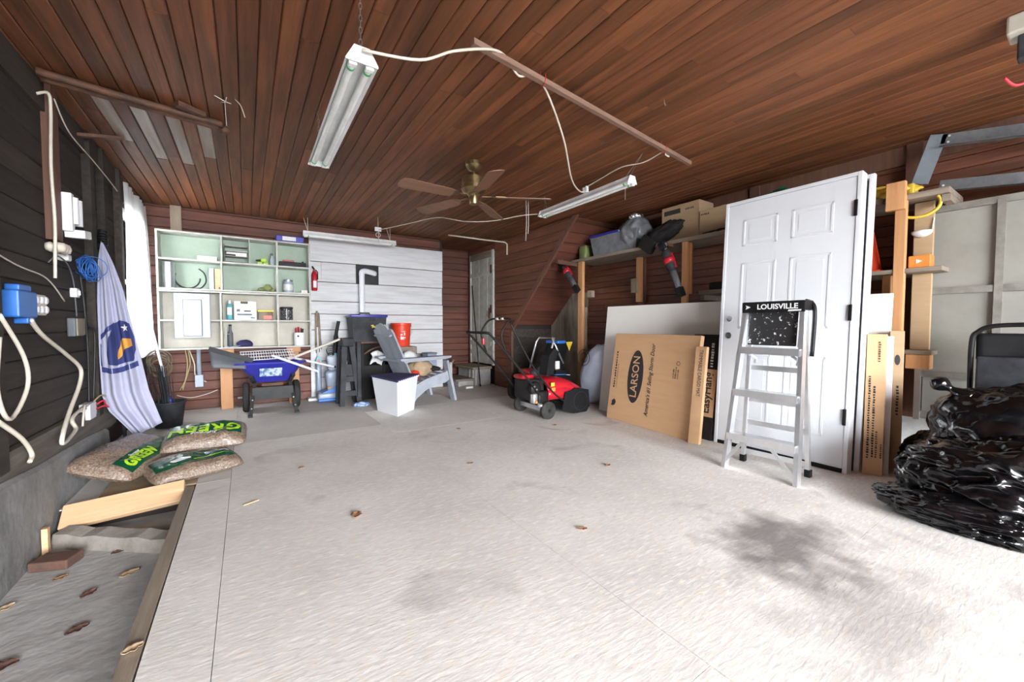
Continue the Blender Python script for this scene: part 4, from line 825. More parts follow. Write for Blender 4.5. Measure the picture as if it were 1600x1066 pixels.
for x in (-.02,.49):
    w = MB().lathe((x-.035,5.52,.17), [(.10,0),(.15,.0),(.17,.015),(.17,.055),(.15,.07),(.10,.07)], 28, (1,0,0)).build('wheel', M_tyre, t, True, auto=40); MB().lathe((x-.04,5.52,.17), [(.095,.01),(.095,.07),(.03,.08)], 20, (1,0,0)).build('hub', M_whitem, w, True, auto=40)
MB().cyl((-.10,5.52,.17),(.56,5.52,.17),.012,n=10).build('axle', M_zinc, t, True)
for x in (.06,.41): MB().tube([(x,5.24,.37),(x,5.62,.35),(x,5.9,.42)],.014,8).build('frame_tube', M_blackm, t, True)
# wire rack in the barrow
t = thing('wire_rack', 'white wire rack lying across the wheelbarrow tray', 'wire rack', (.20,5.48,.62)); mb = MB(); Mr = frame((-.06,5.24,.612),(1,0,.03),(0,1,.16)); mb.M = Mr
for i in range(22): mb.cyl((.025*i,0,0),(.025*i,.46,0),.003,n=5)
mb.build('wires', M_wire, t)
mb = MB(Mr)
for y in (0,.15,.31,.46): mb.cyl((-.01,y,.004),(.54,y,.004),.0045,n=6)
mb.build('cross_wires', M_wire, t)
t = thing('snow_shovel', 'grey snow shovel blade with black rim propped left of the wheelbarrow', 'shovel', (-.20,5.12,.58))
MB().bar((-.325,5.10,.765),(.05,5.10,.625),.045,.05,(0,1,0)).build('rim', M_black, t)
def bl(u, v): return (-.33+.30*u+.02*v, 5.10+.05*math.sin(v*2.2)+.03*v, .755-.115*u - (.20-.09*u)*v)
MB().grid(bl, 12, 8).build('blade', M_grey, t, True, solid=.006)
for i,(a,b,m,lb_) in enumerate((((.235,5.20,.665),(.66,5.02,.480),M_whitem,'white pole end slanting down out of the wheelbarrow front'),((.40,5.35,.60),(1.00,5.38,.838),M_cord,'cream wooden handle resting on the sawhorse from the wheelbarrow'),((.42,5.45,.625),(.93,5.55,.47),M_whitem,'white pole with dark tip pointing at the carpet cleaner'))):
    t = thing('tool_handle', lb_, 'handle', a, 'tool handles lying in the wheelbarrow'); MB().cyl(a,b,.0145,n=10).build('shaft', m, t, True, auto=40); d_ = (Vector(b)-Vector(a)).normalized(); MB().cyl(b,tuple(Vector(b)+d_*.02),.0155,n=10).build('end_cap', (M_whitem,M_cord,M_black)[i], t, True)
o = MB().rbox(.30,.46,5.36,5.52,.40,.56,.02).build('canister', M_zinc); tag(o, 'grey canister lying inside the wheelbarrow', 'canister')
# mop and carpet cleaner
t = thing('floor_mop', 'grey floor mop with teal grip leaning on white boards', 'mop', (.83,5.90,0)); MB().cyl((.80,5.965,.98),(.80,5.93,.55),.011,n=10).build('handle', M_whitem, t, True); MB().prism([(.755,.50),(.845,.50),(.815,.585),(.785,.585)],5.89,5.95,1).build('collar', M_teal, t); MB().rbox(.765,.835,5.88,5.945,.035,.50,.02).build('tank', M_vacgrey, t, True); MB().rbox(.66,.97,5.83,5.96,.0,.035,.008).build('mop_head', M_whitem, t)
MB().prism([(.775,.515),(.825,.515),(.80,.555)],5.884,5.889,1).build('mark', M_red, t)
t = thing('dust_mop', 'old grey string mop hanging against the white boards', 'mop', (.80,5.99,.62)); mb = MB()
for i in range(26): 
    x = .775+random.uniform(0,.055); mb.tube([(x,5.975+random.uniform(0,.015),1.13+random.uniform(-.03,.05)),(x+random.uniform(-.01,.01),5.965+random.uniform(0,.02),.9),(x+random.uniform(-.02,.02),5.965+random.uniform(0,.02),random.uniform(.62,.78))],.006,5)
mb.build('strings', M_greyw, t, True); MB().cyl((.80,5.982,1.1),(.80,5.982,1.2),.012,n=8).build('handle', M_greyw, t)
t = thing('carpet_cleaner', 'blue and grey upright carpet cleaner beside the sawhorse', 'carpet cleaner', (.90,5.68,0))
MB().rbox(.745,1.04,5.58,5.80,.02,.13,.02).build('base', M_vacgrey, t, True); MB().prism([(.79,.13),(1.04,.13),(1.04,.30),(.98,.22),(.88,.17)],5.585,5.79,1).build('nozzle_cover', M_blue2, t); MB().rbox(.745,1.03,5.57,5.60,.02,.06,.01).build('front_bumper', M_blue2, t)
MB(frame((.865,5.62,.15),(1,0,.12),(0,1,.1))).rbox(0,.155,0,.13,0,.25,.03).build('lower_tank', M_vacgrey, t, True); MB(frame((.885,5.64,.40),(1,0,.12),(0,1,.1))).rbox(0,.13,0,.12,0,.20,.03).build('upper_tank', M_panelgrey, t, True)
MB().rbox(.955,.995,5.645,5.67,.44,.64,.01).build('side_grip', M_teal, t, True); MB().rbox(.86,.99,5.60,5.64,.16,.21,.01).build('dirt_window', M_brownrag, t, True)
MB().tube(smoothpath([(.96,5.70,.55),(.985,5.72,.75),(.995,5.73,.88),(1.01,5.74,.96),(1.03,5.74,1.06)],5),[.03]*10+[.022]*11,10).build('handle', M_black, t, True)
mb = MB()
for i in range(4): mb.torus((.91,5.66,.68-.02*i),.05-.006*i,.004,(.2*i,1,.3),18,5)
mb.build('cord', M_bcord, t, True)
# plastic sawhorse, folded and standing
t = thing('sawhorse', 'dusty dark grey plastic folding sawhorse standing on edge', 'sawhorse', (1.08,5.38,0))
MB().rbox(.975,1.115,5.22,5.50,.74,.845,.012).build('top_beam', M_dgrey, t, True); MB().rbox(.985,1.02,5.24,5.48,.70,.74,.006).build('beam_lip', M_dgrey, t)
for (y0,y1) in ((5.20,5.235),(5.44,5.475)):
    MB().add([],[])
for (xa,xb,y) in ((1.00,.965,5.235),(1.085,1.175,5.235),(1.00,.965,5.47),(1.085,1.175,5.47)):
    MB().bar((xa,y,.74),(xb,y,.0),.06,.045,(0,1,0)).build('leg', M_dgrey, t)
for z,x0,x1 in ((.30,.975,1.14),(.12,.97,1.165)): MB().rbox(x0,x1,5.222,5.25,z,z+.07,.006).build('leg_brace', M_dgrey, t)
MB().rbox(.985,1.12,5.232,5.25,.37,.52,.006).build('web_panel', M_dgrey, t); MB().rbox(1.14,1.19,5.19,5.22,.10,.80,.006).build('rail', M_dgrey, t)
SH = Vector((.06,.25,0)); _b0 = set(o.name for o in bpy.data.objects)
# dark crate with the tote on it
t = thing('tall_crate', 'dark brown open crate standing beneath the black file tote', 'crate', (1.42,5.45,0))
for x in (1.215,1.605): MB().rbox(x,x+.03,5.30,5.62,0,.76,.004).build('side_panel', M_charc, t)
MB().rbox(1.20,1.65,5.29,5.63,.76,.782,.004).build('top_board', M_stud, t); MB().box(1.245,1.605,5.60,5.62,0,.76).build('back_panel', M_charc, t)
MB().rbox(1.245,1.605,5.31,5.33,.0,.46,.004).build('front_panel', M_charc, t); MB().tube(smoothpath([(1.25,5.305,.62),(1.40,5.30,.70),(1.60,5.305,.72)],5),.012,7).build('arched_rail', M_rust, t, True); MB().rbox(1.50,1.525,5.292,5.309,.0,.62,.004).build('slat', M_charc, t)
t = thing('file_tote', 'black file tote with blue lid and carry handle', 'storage tote', (1.33,5.44,.782))
mb = MB(); mb.add([(1.115,5.30,.783),(1.53,5.30,.783),(1.53,5.58,.783),(1.115,5.58,.783),(1.095,5.285,1.12),(1.55,5.285,1.12),(1.55,5.60,1.12),(1.095,5.60,1.12)],[(0,3,2,1),(4,5,6,7),(0,1,5,4),(1,2,6,5),(2,3,7,6),(3,0,4,7)]); mb.build('tub', M_dgrey, t)
MB().rbox(1.082,1.565,5.272,5.612,1.115,1.145,.006).build('lid', M_blue, t, True); MB().tube([(1.23,5.44,1.145),(1.235,5.44,1.172),(1.36,5.44,1.172),(1.365,5.44,1.145)],.009,8).build('handle', M_black, t, True)
MB().box(1.32,1.40,5.279,5.288,1.065,1.10).build('grip_slot', M_black, t); MB(frame((1.33,5.288,.975),(1,0,-.2),(0,-.04,1))).prism([(0,.03),(.03,.045),(.05,.03),(.08,.025),(.075,0),(.045,.012),(.03,-.005),(.02,.018)],0,.002,2).build('logo', M_gold, t)
o = MB().rbox(1.16,1.20,5.283,5.30,1.05,1.10,.003).build('latch', M_black, t)
t = thing('paper_bag', 'white crumpled paper bag hung over the dark crate', 'paper bag', (1.42,5.27,.46))
def pb(u,v): 
    x = 1.33+.16*u+.02*math.sin(v*5); z = .625-.15*v+.035*math.sin(u*PI)-.02*(u>.5)*v
    return (x, 5.275+.012*math.sin(u*11+v*4)-.02*v, z-.07*max(0,.5-u)*0)
MB().grid(pb,12,8).build('bag', M_paper, t, True, solid=.012)
for o_ in [o for o in bpy.data.objects if o.name not in _b0 and o.parent is None]: o_.location += SH
o = MB().ball((1.165,5.10,.028),(.10,.035,.032),3,lambda p,q:q*(1+.35*noise.noise(p*4)),flat=.001).build('crumpled_wrapper', M_label, None, True); tag(o, 'crumpled blue wrapper lying at the sawhorse feet', 'wrapper')
_b0 = set(o.name for o in bpy.data.objects)
# white bin
t = thing('storage_bin', 'white plastic bin with blue lid in front of the chair', 'storage bin', (1.46,4.58,0)); mb = MB()
def quad(s, z): return [(1.455-.165*s,4.62-.02*s,z),(1.395+.0*s,4.62-.28*s,z),(1.455+.235*s,4.62+.05*s,z),(1.46+.03*s,4.62+.26*s,z)]
q0 = [(1.300,4.80,0),(1.396,4.36,0),(1.680,4.63,0),(1.53,4.86,0)]; q1 = [(1.245,4.82,.40),(1.375,4.30,.385),(1.735,4.64,.40),(1.54,4.90,.40)]
mb.add(q0+q1,[(0,3,2,1),(4,5,6,7),(0,1,5,4),(1,2,6,5),(2,3,7,6),(3,0,4,7)]); mb.build('tub', M_whitem, t)
cc = Vector((1.47,4.66,0)); lid0 = [Vector(p)+(Vector((p[0],p[1],0))-cc)*.05+Vector((0,0,.002)) for p in q1]; MB().add([tuple(p) for p in lid0]+[tuple(p+Vector((0,0,.022))) for p in lid0],[(0,3,2,1),(4,5,6,7),(0,1,5,4),(1,2,6,5),(2,3,7,6),(3,0,4,7)]).build('lid', M_navy, t)
pa, pb_ = Vector((1.375,4.30,.40)), Vector((1.735,4.64,.412))
mb = MB()
for i in range(11): p = pa.lerp(pb_, (i+.5)/11); mb.ball(p+Vector((.012,-.012,-.008)),(.012,.012,.01),1)
mb.build('scalloped_rim', M_whitem, t)
for o_ in [o for o in bpy.data.objects if o.name not in _b0 and o.parent is None]: o_.location += Vector((-.035,-.05,0))
_b0 = set(o.name for o in bpy.data.objects)
# red bucket on a small stand
t = thing('crate_stand', 'small grey crate holding up the red bucket', 'crate', (1.86,5.62,0)); MB().rbox(1.70,2.04,5.46,5.80,.0,.70,.01).build('crate', M_greyw, t)
MB().rbox(1.72,2.02,5.452,5.46,.10,.60,.004).build('front_board', M_greyw, t)
t = thing('bucket', 'orange red plastic bucket with white logo by white boards', 'bucket', (1.86,5.62,.702))
MB().lathe((1.86,5.62,.702), [(.118,0),(.12,.004),(.137,.30),(.143,.30),(.145,.335),(.138,.335),(.132,.30),(.115,.02)], 30).build('bucket_body', M_redor, t, True, auto=40); MB().torus((1.86,5.62,1.0),.146,.004).build('rim_ring', M_redor, t, True)
lg = MB()
for (a0,a1,z0,z1) in ((-1.95,-1.75,.86,.88),(-1.9,-1.45,.91,.92),(-1.85,-1.6,.80,.84),(-1.65,-1.42,.82,.835),(-1.6,-1.45,.86,.90),(-1.95,-1.85,.80,.85)):
    lg.grid(lambda u,v: (1.86+.1345*math.cos(a0+(a1-a0)*u),5.62+.1345*math.sin(a0+(a1-a0)*u),z0+(z1-z0)*v),5,1)
lg.build('logo', M_paper, t)
MB().tube([(1.86+.147*math.cos(a),5.62+.147*math.sin(a),1.0-.20*math.sin((a+PI)/1.0)) for a in [-PI+PI*i/14 for i in range(15)]],.003,5).build('bail', M_zinc, t, True)
for o_ in [o for o in bpy.data.objects if o.name not in _b0 and o.parent is None]: o_.location += Vector((.02,.12,0))
# grey adirondack chair facing the stairs
t = thing('adirondack_chair', 'weathered grey resin adirondack chair with junk on its seat', 'chair', (1.9,5.12,0))
Y0, Y1 = 4.88, 5.46
_b0 = set(o.name for o in bpy.data.objects)
for y in (Y0, Y1):
    MB().bar((2.18,y,.545),(2.31,y,.0),.035,.095,(0,1,0)).build('front_leg', M_chairgrey, t)
    pl = [(2.22,.40),(2.24,.30),(2.16,.25),(2.02,.235),(1.88,.19),(1.74,.10),(1.66,.0),(1.54,.0),(1.60,.13),(1.70,.25),(1.86,.32),(2.05,.37)]
    MB().prism(pl, y-.018, y+.018, 1).build('side_rail', M_chairgrey, t)
    MB().prism([(1.50,.575),(1.60,.555),(2.14,.565),(2.23,.58),(2.24,.605),(1.50,.60)], y-.055, y+.055, 1).build('armrest', M_chairgrey, t)
for i in range(6):
    a = i/5; x = 2.22-.44*a; z = .395-.13*a; MB().bar((x,Y0-.01,z),(x,Y1+.01,z),.075,.018,(0,0,1)).build('seat_slat', M_chairgrey, t)
ym = (Y0+Y1)/2
for i in range(5):
    k_ = i-2; yb = ym+k_*.092; yt = ym+k_*.122; top = 1.03-.018*k_*k_
    zb = .24; xb = 1.77; xt = xb-(top-zb)*.46
    u = Vector((xt-xb, yt-yb, top-zb)); Ms = frame((xb,yb,zb), (0,1,0), u); Ls = u.length
    MB(Ms).prism([(-.041,0),(.041,0),(.056,Ls-.05),(.045,Ls-.015),(.0,Ls),(-.045,Ls-.015),(-.056,Ls-.05)], -.011, .011, 2).build('back_slat', M_chairgrey, t)
MB().bar((1.585,Y0-.03,.56),(1.585,Y1+.03,.56),.05,.03,(0,0,1)).build('back_brace', M_chairgrey, t); MB().bar((1.45,Y0+.09,.88),(1.45,Y1-.09,.88),.02,.05,(1,0,.45)).build('top_brace', M_chairgrey, t)
CHR = Matrix.Translation((2.31,4.88,0)) @ Matrix.Rotation(math.radians(11),4,'Z') @ Matrix.Translation((-2.31,-4.88,0))
t.matrix_world = CHR @ Matrix.Translation(t.location)
_b0 = set(o.name for o in bpy.data.objects)
t = boxy('grey_box', 'small slate grey box heaped on the chair seat', 'box', 2.05,2.19,5.10,5.24,.405,.62,M_vacgrey, extra=(('lid',(2.045,2.195,5.095,5.245,.62,.635),M_grey),))
o = MB().ball((1.93,5.08,.44),(.17,.12,.12),3,lambda p,q:q*(1+.35*noise.noise(p*2.6)),flat=.345).build('tan_rag', M_brownrag, None, True); tag(o, 'tan crumpled rag piled on the chair seat', 'rag')
o = MB().ball((1.79,5.02,.37),(.07,.07,.065),3,lambda p,q:q*(1+.3*noise.noise(p*3.5+Vector((4,0,0)))),flat=.30).build('red_rag', M_redor, None, True); tag(o, 'crumpled red cloth tucked under the chair arm', 'rag')
o = MB().ball((1.86,5.26,.56),(.11,.09,.11),3,lambda p,q:q*(1+.3*noise.noise(p*3+Vector((9,0,0)))),flat=.40).build('clear_wrap', M_paper, None, True); tag(o, 'crumpled white plastic wrap piled on the chair below the bucket', 'plastic wrap')
o = MB().ball((2.08,4.99,.43),(.08,.05,.035),3,lambda p,q:q*(1+.4*noise.noise(p*4+Vector((2,5,0)))),flat=.40).build('dark_glove', M_charc, None, True); tag(o, 'dark work glove lying on the chair seat', 'glove')
for o_ in [o for o in bpy.data.objects if o.name not in _b0 and o.parent is None]: o_.matrix_world = CHR @ Matrix.Translation(o_.location)
# stone steps below the old door
t = thing('door_steps', 'two rough grey steps leading up to the old door', 'steps', (3.15,6.1,0))
MB().rbox(3.14,3.435,5.80,6.45,0,.27,.012).build('upper_block', M_conc, t); MB().rbox(3.08,3.44,5.77,6.47,.27,.315,.008).build('upper_tread', M_greyw, t)
MB().rbox(2.86,3.139,5.86,6.42,0,.09,.012).build('lower_block', M_conc, t); MB().rbox(2.80,3.139,5.83,6.44,.09,.125,.008).build('lower_tread', M_greyw, t)
for y in (5.86,5.98): MB().box(3.125,3.139,y,y+.05,.126,.268).build('riser_cleat', M_edge, t)
t = thing('white_rail', 'low whitish wooden rail frame beside the steps', 'rail', (2.74,6.1,0)); MB().bar((2.74,5.90,.0),(2.74,5.90,.40),.04,.03,(0,1,0)).build('post', M_edge, t); MB().bar((2.74,5.90,.39),(3.05,6.45,.39),.03,.03).build('top_bar', M_edge, t)
o = boxy('white_chip', 'small white foam piece on the floor by the steps', 'foam piece', 2.88,3.0,5.62,5.66,0,.03,M_paper,.003,(('edge',(2.878,2.885,5.622,5.658,.002,.028),M_cord),))
t = thing('leaning_stick', 'long thin dark stick leaning against the old door', 'stick', (3.2,5.95,.32)); MB().cyl((3.12,5.60,.02),(3.40,6.40,1.72),.011,n=8).build('shaft', M_dgrey, t, True); MB().cyl((3.12,5.60,.02),(3.126,5.617,.056),.014,n=8).build('tip', M_black, t, True)

# ================================================================ SNOW BLOWERS
def wheel(parent, c, r, w, axis=(0,1,0), m=None):
    ax = Vector(axis); c = Vector(c)-ax*w/2
    wh = MB().lathe(c, [(r*.55,0),(r*.86,0),(r,w*.2),(r,w*.8),(r*.86,w),(r*.55,w)], 26, axis).build('wheel', m or M_tyre, parent, True, auto=40)
    mb = MB().lathe(c, [(r*.55,w*.15),(r*.55,w*.85)], 20, axis).lathe(c, [(r*.18,-w*.05),(r*.18,w*1.05)], 14, axis); mb.build('hub', M_black, wh, True, auto=40)
    return wh
t = thing('snow_blower', 'red single stage snow blower with black folding handle', 'snow blower', (2.85,3.56,0))
for y in (3.30,3.80): wheel(t, (2.66,y,.095), .095, .055)
MB().bar((2.66,3.33,.10),(2.66,3.77,.10),.05,.055,(1,0,0)).build('axle_bar', M_alu, t)
# red hood
def hood(u, v):
    y = 3.32+.50*u; a = v; x = 2.68+.56*a; z = .40+.055*math.sin(a*2.2)-.16*a*a - .10*(2*u-1)**4
    return (x, y, z)
mb = MB(); mb.grid(hood, 12, 14)
for s, y in ((0,3.32),(1,3.82)):
    vs = []
    for i in range(15): p = hood(s, i/14); vs += [p, (p[0], y, max(.20, p[2]-.13+.02*math.sin(i)))]
    mb.add(vs, [(2*i,2*i+1,2*i+3,2*i+2) for i in range(14)])
mb.build('hood', M_red, t, True, solid=.008, auto=40)
MB().rbox(2.80,2.97,3.50,3.66,.462,.468,.002) 
MB(frame((2.84,3.40,.448),(1,-.15,-.02),(.15,1,0))).box(0,.15,0,.035,.004,.008).build('badge', M_blue2, t); MB(frame((3.0,3.385,.44),(1,-.15,-.12),(.15,1,0))).box(0,.05,0,.03,.004,.008).build('badge', M_paper, t)
MB().box(2.72,2.77,3.308,3.312,.29,.33).build('warning_label', M_orange, t); MB().box(2.71,2.76,3.308,3.312,.345,.385).build('warning_label', M_gold, t)
# auger housing open to the front (+X)
for y in (3.30,3.82): MB().prism([(2.86,.08),(3.02,.02),(3.22,.02),(3.27,.08),(3.25,.27),(3.10,.30),(2.90,.27)], y-.008, y+.008, 1).build('housing_side', M_black, t)
mb = MB()
for i in range(9):
    a0 = math.radians(100+i*16); a1 = math.radians(100+(i+1)*16)
    mb.add([(3.10+.17*math.cos(a0),3.308,.165+.14*math.sin(a0)),(3.10+.17*math.cos(a0),3.812,.165+.14*math.sin(a0)),(3.10+.17*math.cos(a1),3.812,.165+.14*math.sin(a1)),(3.10+.17*math.cos(a1),3.308,.165+.14*math.sin(a1))],[(0,1,2,3)])
mb.build('housing_back', M_black, t, True, solid=.006)
MB().box(3.08,3.22,3.31,3.81,.012,.024).build('scraper', M_dgrey, t)
au = MB()
for s in (0, PI):
    au.grid(lambda u,v: (3.13+(.03+.085*v)*math.cos(u*5+s), 3.32+.48*u, .155+(.03+.085*v)*math.sin(u*5+s)), 20, 2)
au.build('auger', M_rubber, t, True, solid=.012); MB().cyl((3.13,3.31,.155),(3.13,3.81,.155),.022,n=12).build('auger_shaft', M_black, t, True)
MB().torus((3.13,3.297,.15),.105,.006,(0,1,0)).build('drum_ring', M_dgrey, t, True)
# engine and covers
MB().rbox(2.50,2.70,3.40,3.72,.19,.42,.03).build('engine_shroud', M_charc, t, True); MB().rbox(2.56,2.72,3.33,3.42,.14,.30,.02).build('fuel_tank', M_black, t, True); MB().lathe((2.55,3.40,.33),[(.075,0),(.075,.03),(.06,.045)],20,(0,-1,0)).build('recoil_cover', M_black, t, True)
MB().rbox(2.50,2.56,3.34,3.41,.17,.28,.015).build('carburettor', M_alu, t, True); MB().cyl((2.55,3.33,.16),(2.70,3.31,.12),.022,n=10).build('muffler', M_alu, t, True); MB().lathe((2.53,3.345,.19),[(.014,0),(.014,.02)],10,(0,-1,0)).build('fuel_cap', M_orange, t)
MB().rbox(2.45,2.62,3.48,3.66,.42,.465,.02).build('air_cover', M_red, t, True); MB().ball((2.72,3.62,.46),(.055,.055,.045),2).build('chute_gear', M_dgrey, t, True)
# discharge chute of the red blower
MB().prism([(2.80,.44),(2.90,.44),(2.93,.60),(2.99,.70),(2.91,.74),(2.84,.66)],3.50,3.64,1).build('chute', M_black, t)
# handle
for y in (3.34,3.78):
    MB().tube(smoothpath([(2.66,y,.17),(2.50,y,.36),(2.25,y,.63),(1.98,y,.905),(1.95,y,.925)],4), .0125, 8).build('handle_tube', M_blackm, t, True)
MB().tube([(1.95,3.34,.925),(1.94,3.36,.93),(1.94,3.76,.93),(1.95,3.78,.925)], .0135, 8).build('grip_bar', M_rubber, t, True)
MB().tube(smoothpath([(2.16,3.34,.73),(2.10,3.34,.90),(2.16,3.34,1.02),(2.22,3.36,1.065),(2.22,3.56,1.075),(2.22,3.76,1.065),(2.16,3.78,1.0),(2.12,3.78,.90),(2.18,3.78,.71)],4), .0105, 8).build('control_bail', M_blackm, t, True)
for y in (3.48,3.58): MB().cyl((2.22,y,1.072),(2.22,y+.055,1.072),.0125,n=10).build('reflective_tape', M_paper, t, True)
MB().tube(smoothpath([(2.22,3.38,1.05),(2.45,3.33,.62),(2.72,3.31,.30),(2.92,3.30,.15)],5), .009, 7).build('control_rod', M_blackm, t, True)
MB().rbox(2.05,2.075,3.62,3.66,.80,.87,.006).build('pull_grip', M_red, t)
for y in (3.34,): 
    for x in (2.53,2.50): MB().lathe((x,y-.012,.36-(x-2.50)*1.1),[(.009,0),(.009,.006)],8,(0,-1,0)).build('clamp_bolt', M_zinc, t)
t = thing('snow_blower', 'black snow blower with silver handle and yellow warning triangle', 'snow blower', (3.45,4.15,0))
for y in (4.42,): wheel(t, (3.02,y,.135), .135, .08)
wheel(t, (3.02,4.02,.135), .135, .08)
MB().rbox(2.95,3.32,4.06,4.38,.12,.36,.04).build('engine', M_charc, t, True); MB().rbox(3.00,3.22,4.08,4.36,.36,.43,.03).build('engine_cover', M_red, t, True); MB().lathe((3.12,4.05,.40),[(.07,0),(.07,.06),(.05,.08)],20,(0,-1,.3)).build('recoil', M_dgrey, t, True)
MB().prism([(3.30,.05),(3.56,.05),(3.62,.20),(3.56,.40),(3.34,.42)],3.98,4.46,1).build('auger_housing', M_black, t)
MB().prism([(3.36,.42),(3.56,.42),(3.60,.62),(3.64,.70),(3.60,.80),(3.46,.76),(3.38,.62)],4.08,4.30,1).build('chute', M_black, t); MB().rbox(3.44,3.58,4.06,4.32,.76,.80,.01).build('chute_deflector', M_blue2, t)
MB(frame((3.58,4.06,.66),(1,0,0),(0,0,1))).prism([(0,.12),(.12,.12),(.06,.0)],-.003,.003,2).build('warning_triangle', M_yellow, t)
MB().tube([(3.19,4.0,.42),(3.31,4.0,.78),(3.345,4.02,.835),(3.345,4.34,.835),(3.31,4.36,.78),(3.20,4.36,.42)], .012, 8).build('handle', M_alu, t, True); MB().tube([(3.28,3.99,.845),(3.47,3.98,.50)], .010, 8).build('handle_brace', M_alu, t, True)
MB().rbox(3.40,3.47,4.05,4.08,.42,.53,.01).build('white_tab', M_paper, t)
# pale bag behind the white sheet
t = thing('woven_bag', 'pale blue feed bag slumped behind the shelf post', 'bag', (3.75,3.62,0))
def bagfn(p, q): return q*(1+.10*noise.noise(p*2.2)+.04*noise.noise(p*6))
Mx = Matrix.Translation((3.66,3.56,.40)) @ Matrix.Rotation(math.radians(24),4,'X')
MB(Mx).ball((0,0,0),(.13,.24,.40),4,bagfn).build('sack', M_bagblue, t, True)
MB(frame((3.525,3.66,.60),(0,-1,.05),(0,.25,1))).torus((0,0,0),.10,.004,(0,0,1),26,5).build('print_ring', M_ink, t, True); MB(frame((3.525,3.66,.60),(0,-1,.05),(0,.25,1))).torus((0,0,0),.06,.004,(0,0,1),22,5).build('print_ring', M_ink, t, True)

# ================================================================ STORAGE SHELVES, RIGHT
def post(label, x, y, z1, w, m, z0=0, extra=()):
    t = thing('shelf_post', label, 'post', (x,y,z0)); MB().rbox(x-.045,x+.0,y-w/2,y+w/2,z0,z1,.004).build('post', m, t)
    for (nm,a,mm) in extra: MB().rbox(*a,.003).build(nm, mm, t)
    return t
post('upright shelf post standing behind the snow blowers', 3.84,4.02,1.868,.085,M_pine_z, 0, (('sister_board',(3.842,3.875,3.96,4.03,.0,1.25),M_greywz),('block',(3.842,3.90,3.85,3.93,1.38,1.47),M_greywz)))
post('short pine upright between the posts with a grey block', 4.20,3.34,1.868,.075,M_pine_z, 1.302, (('block',(4.11,4.153,3.34,3.42,1.42,1.60),M_greywz),))
post('split pine upright below the middle of the shelf', 3.84,2.47,1.868,.06,M_pine_z, 0, (('sister_board',(3.842,3.872,2.425,2.475,1.33,1.86),M_pine_z),))
post('rough orange post beside the metal framed panel', 3.84,.83,1.90,.06,M_pine_z, 0, (('top_block',(3.75,3.793,.80,.90,1.80,1.99),M_pine_z),('sister_board',(3.842,3.865,.84,.87,1.45,1.80),M_greywz)))
t = thing('shelf_plank', 'far grey shelf plank carrying the plastic tub and tin', 'shelf', (4.03,3.75,1.87)); MB().rbox(3.79,4.02,2.66,4.20,1.87,1.908,.004).build('plank', M_greyw, t); MB().rbox(4.025,4.27,2.66,4.20,1.87,1.905,.004).build('plank', M_greyw, t)
t = thing('shelf_plank', 'near grey shelf plank carrying the cardboard boxes', 'shelf', (4.03,2.0,1.87)); MB().rbox(3.80,4.02,.93,2.655,1.872,1.912,.004).build('plank', M_greyw, t); MB().rbox(4.025,4.22,.93,2.655,1.87,1.905,.004).build('plank', M_greyw, t)
t = thing('shelf_plank', 'short grey shelf plank beside the door tracks', 'shelf', (4.03,.8,1.86)); MB().rbox(3.80,4.22,.60,.925,1.865,1.905,.004).build('plank', M_greyw, t); MB().bar((3.83,.62,1.84),(4.2,.62,1.84),.04,.045).build('support', M_greyw, t)
t = thing('shelf_plank', 'lower grey shelf plank behind the white door', 'shelf', (4.05,1.8,1.32)); MB().rbox(3.88,4.27,1.50,2.36,1.32,1.36,.004).build('plank', M_greyw, t); MB().bar((3.90,2.33,1.29),(4.26,2.33,1.29),.04,.05).build('support', M_greyw, t)
t = thing('shelf_plank', 'lower grey shelf plank under the orange cone', 'shelf', (4.0,.8,1.36)); MB().rbox(3.80,4.27,.62,1.25,1.365,1.395,.004).build('plank', M_greyw, t); MB().rbox(3.86,3.92,.885,.93,1.20,1.363,.004).build('support', M_pine_z, t)
t = thing('shelf_plank', 'lowest short plank nailed beside the rough post', 'shelf', (4.0,.72,.80)); MB().rbox(3.845,4.27,.66,.80,.80,.83,.004).build('plank', M_greyw, t); MB().rbox(3.85,3.95,.67,.79,.70,.799,.004).build('support', M_pine_z, t)
t = thing('cross_beam', 'old dark beam joining the shelf posts to the wall', 'beam', (4.0,3.95,1.83)); MB().bar((3.45,4.10,1.85),(3.80,4.10,1.835),.04,.05).build('beam', M_stud, t)
Z = 1.909
t = thing('storage_tin', 'square olive green tin at the far end of the shelf', 'tin', (3.90,4.0,Z)); MB().rbox(3.83,3.96,3.955,4.085,Z,Z+.165,.012).build('tin', M_olive, t, True); MB().rbox(3.835,3.955,3.96,4.08,Z+.165,Z+.18,.005).build('lid', M_olive, t)
t = thing('plastic_tub', 'dusty clear storage tub with blue lid wrapped in plastic', 'storage tub', (4.0,3.5,Z))
mb = MB(); mb.add([(3.85,3.14,Z),(4.18,3.14,Z),(4.18,3.82,Z),(3.85,3.82,Z),(3.82,3.10,Z+.24),(4.20,3.10,Z+.24),(4.20,3.86,Z+.24),(3.82,3.86,Z+.24)],[(0,3,2,1),(4,5,6,7),(0,1,5,4),(1,2,6,5),(2,3,7,6),(3,0,4,7)]); mb.build('tub', M_toteclear, t)
MB().rbox(3.81,4.21,3.36,3.87,Z+.24,Z+.27,.008).build('lid', M_vacgrey, t, True); MB().rbox(3.798,3.812,3.37,3.86,Z+.24,Z+.268,.003).build('lid_edge', M_blue, t)
MB().ball((4.0,3.26,Z+.20),(.20,.20,.20),4,lambda p,q:q*(1+.16*noise.noise(p*3)+.06*noise.noise(p*9)),flat=Z+.01).build('plastic_wrap', M_toteclear, t, True)
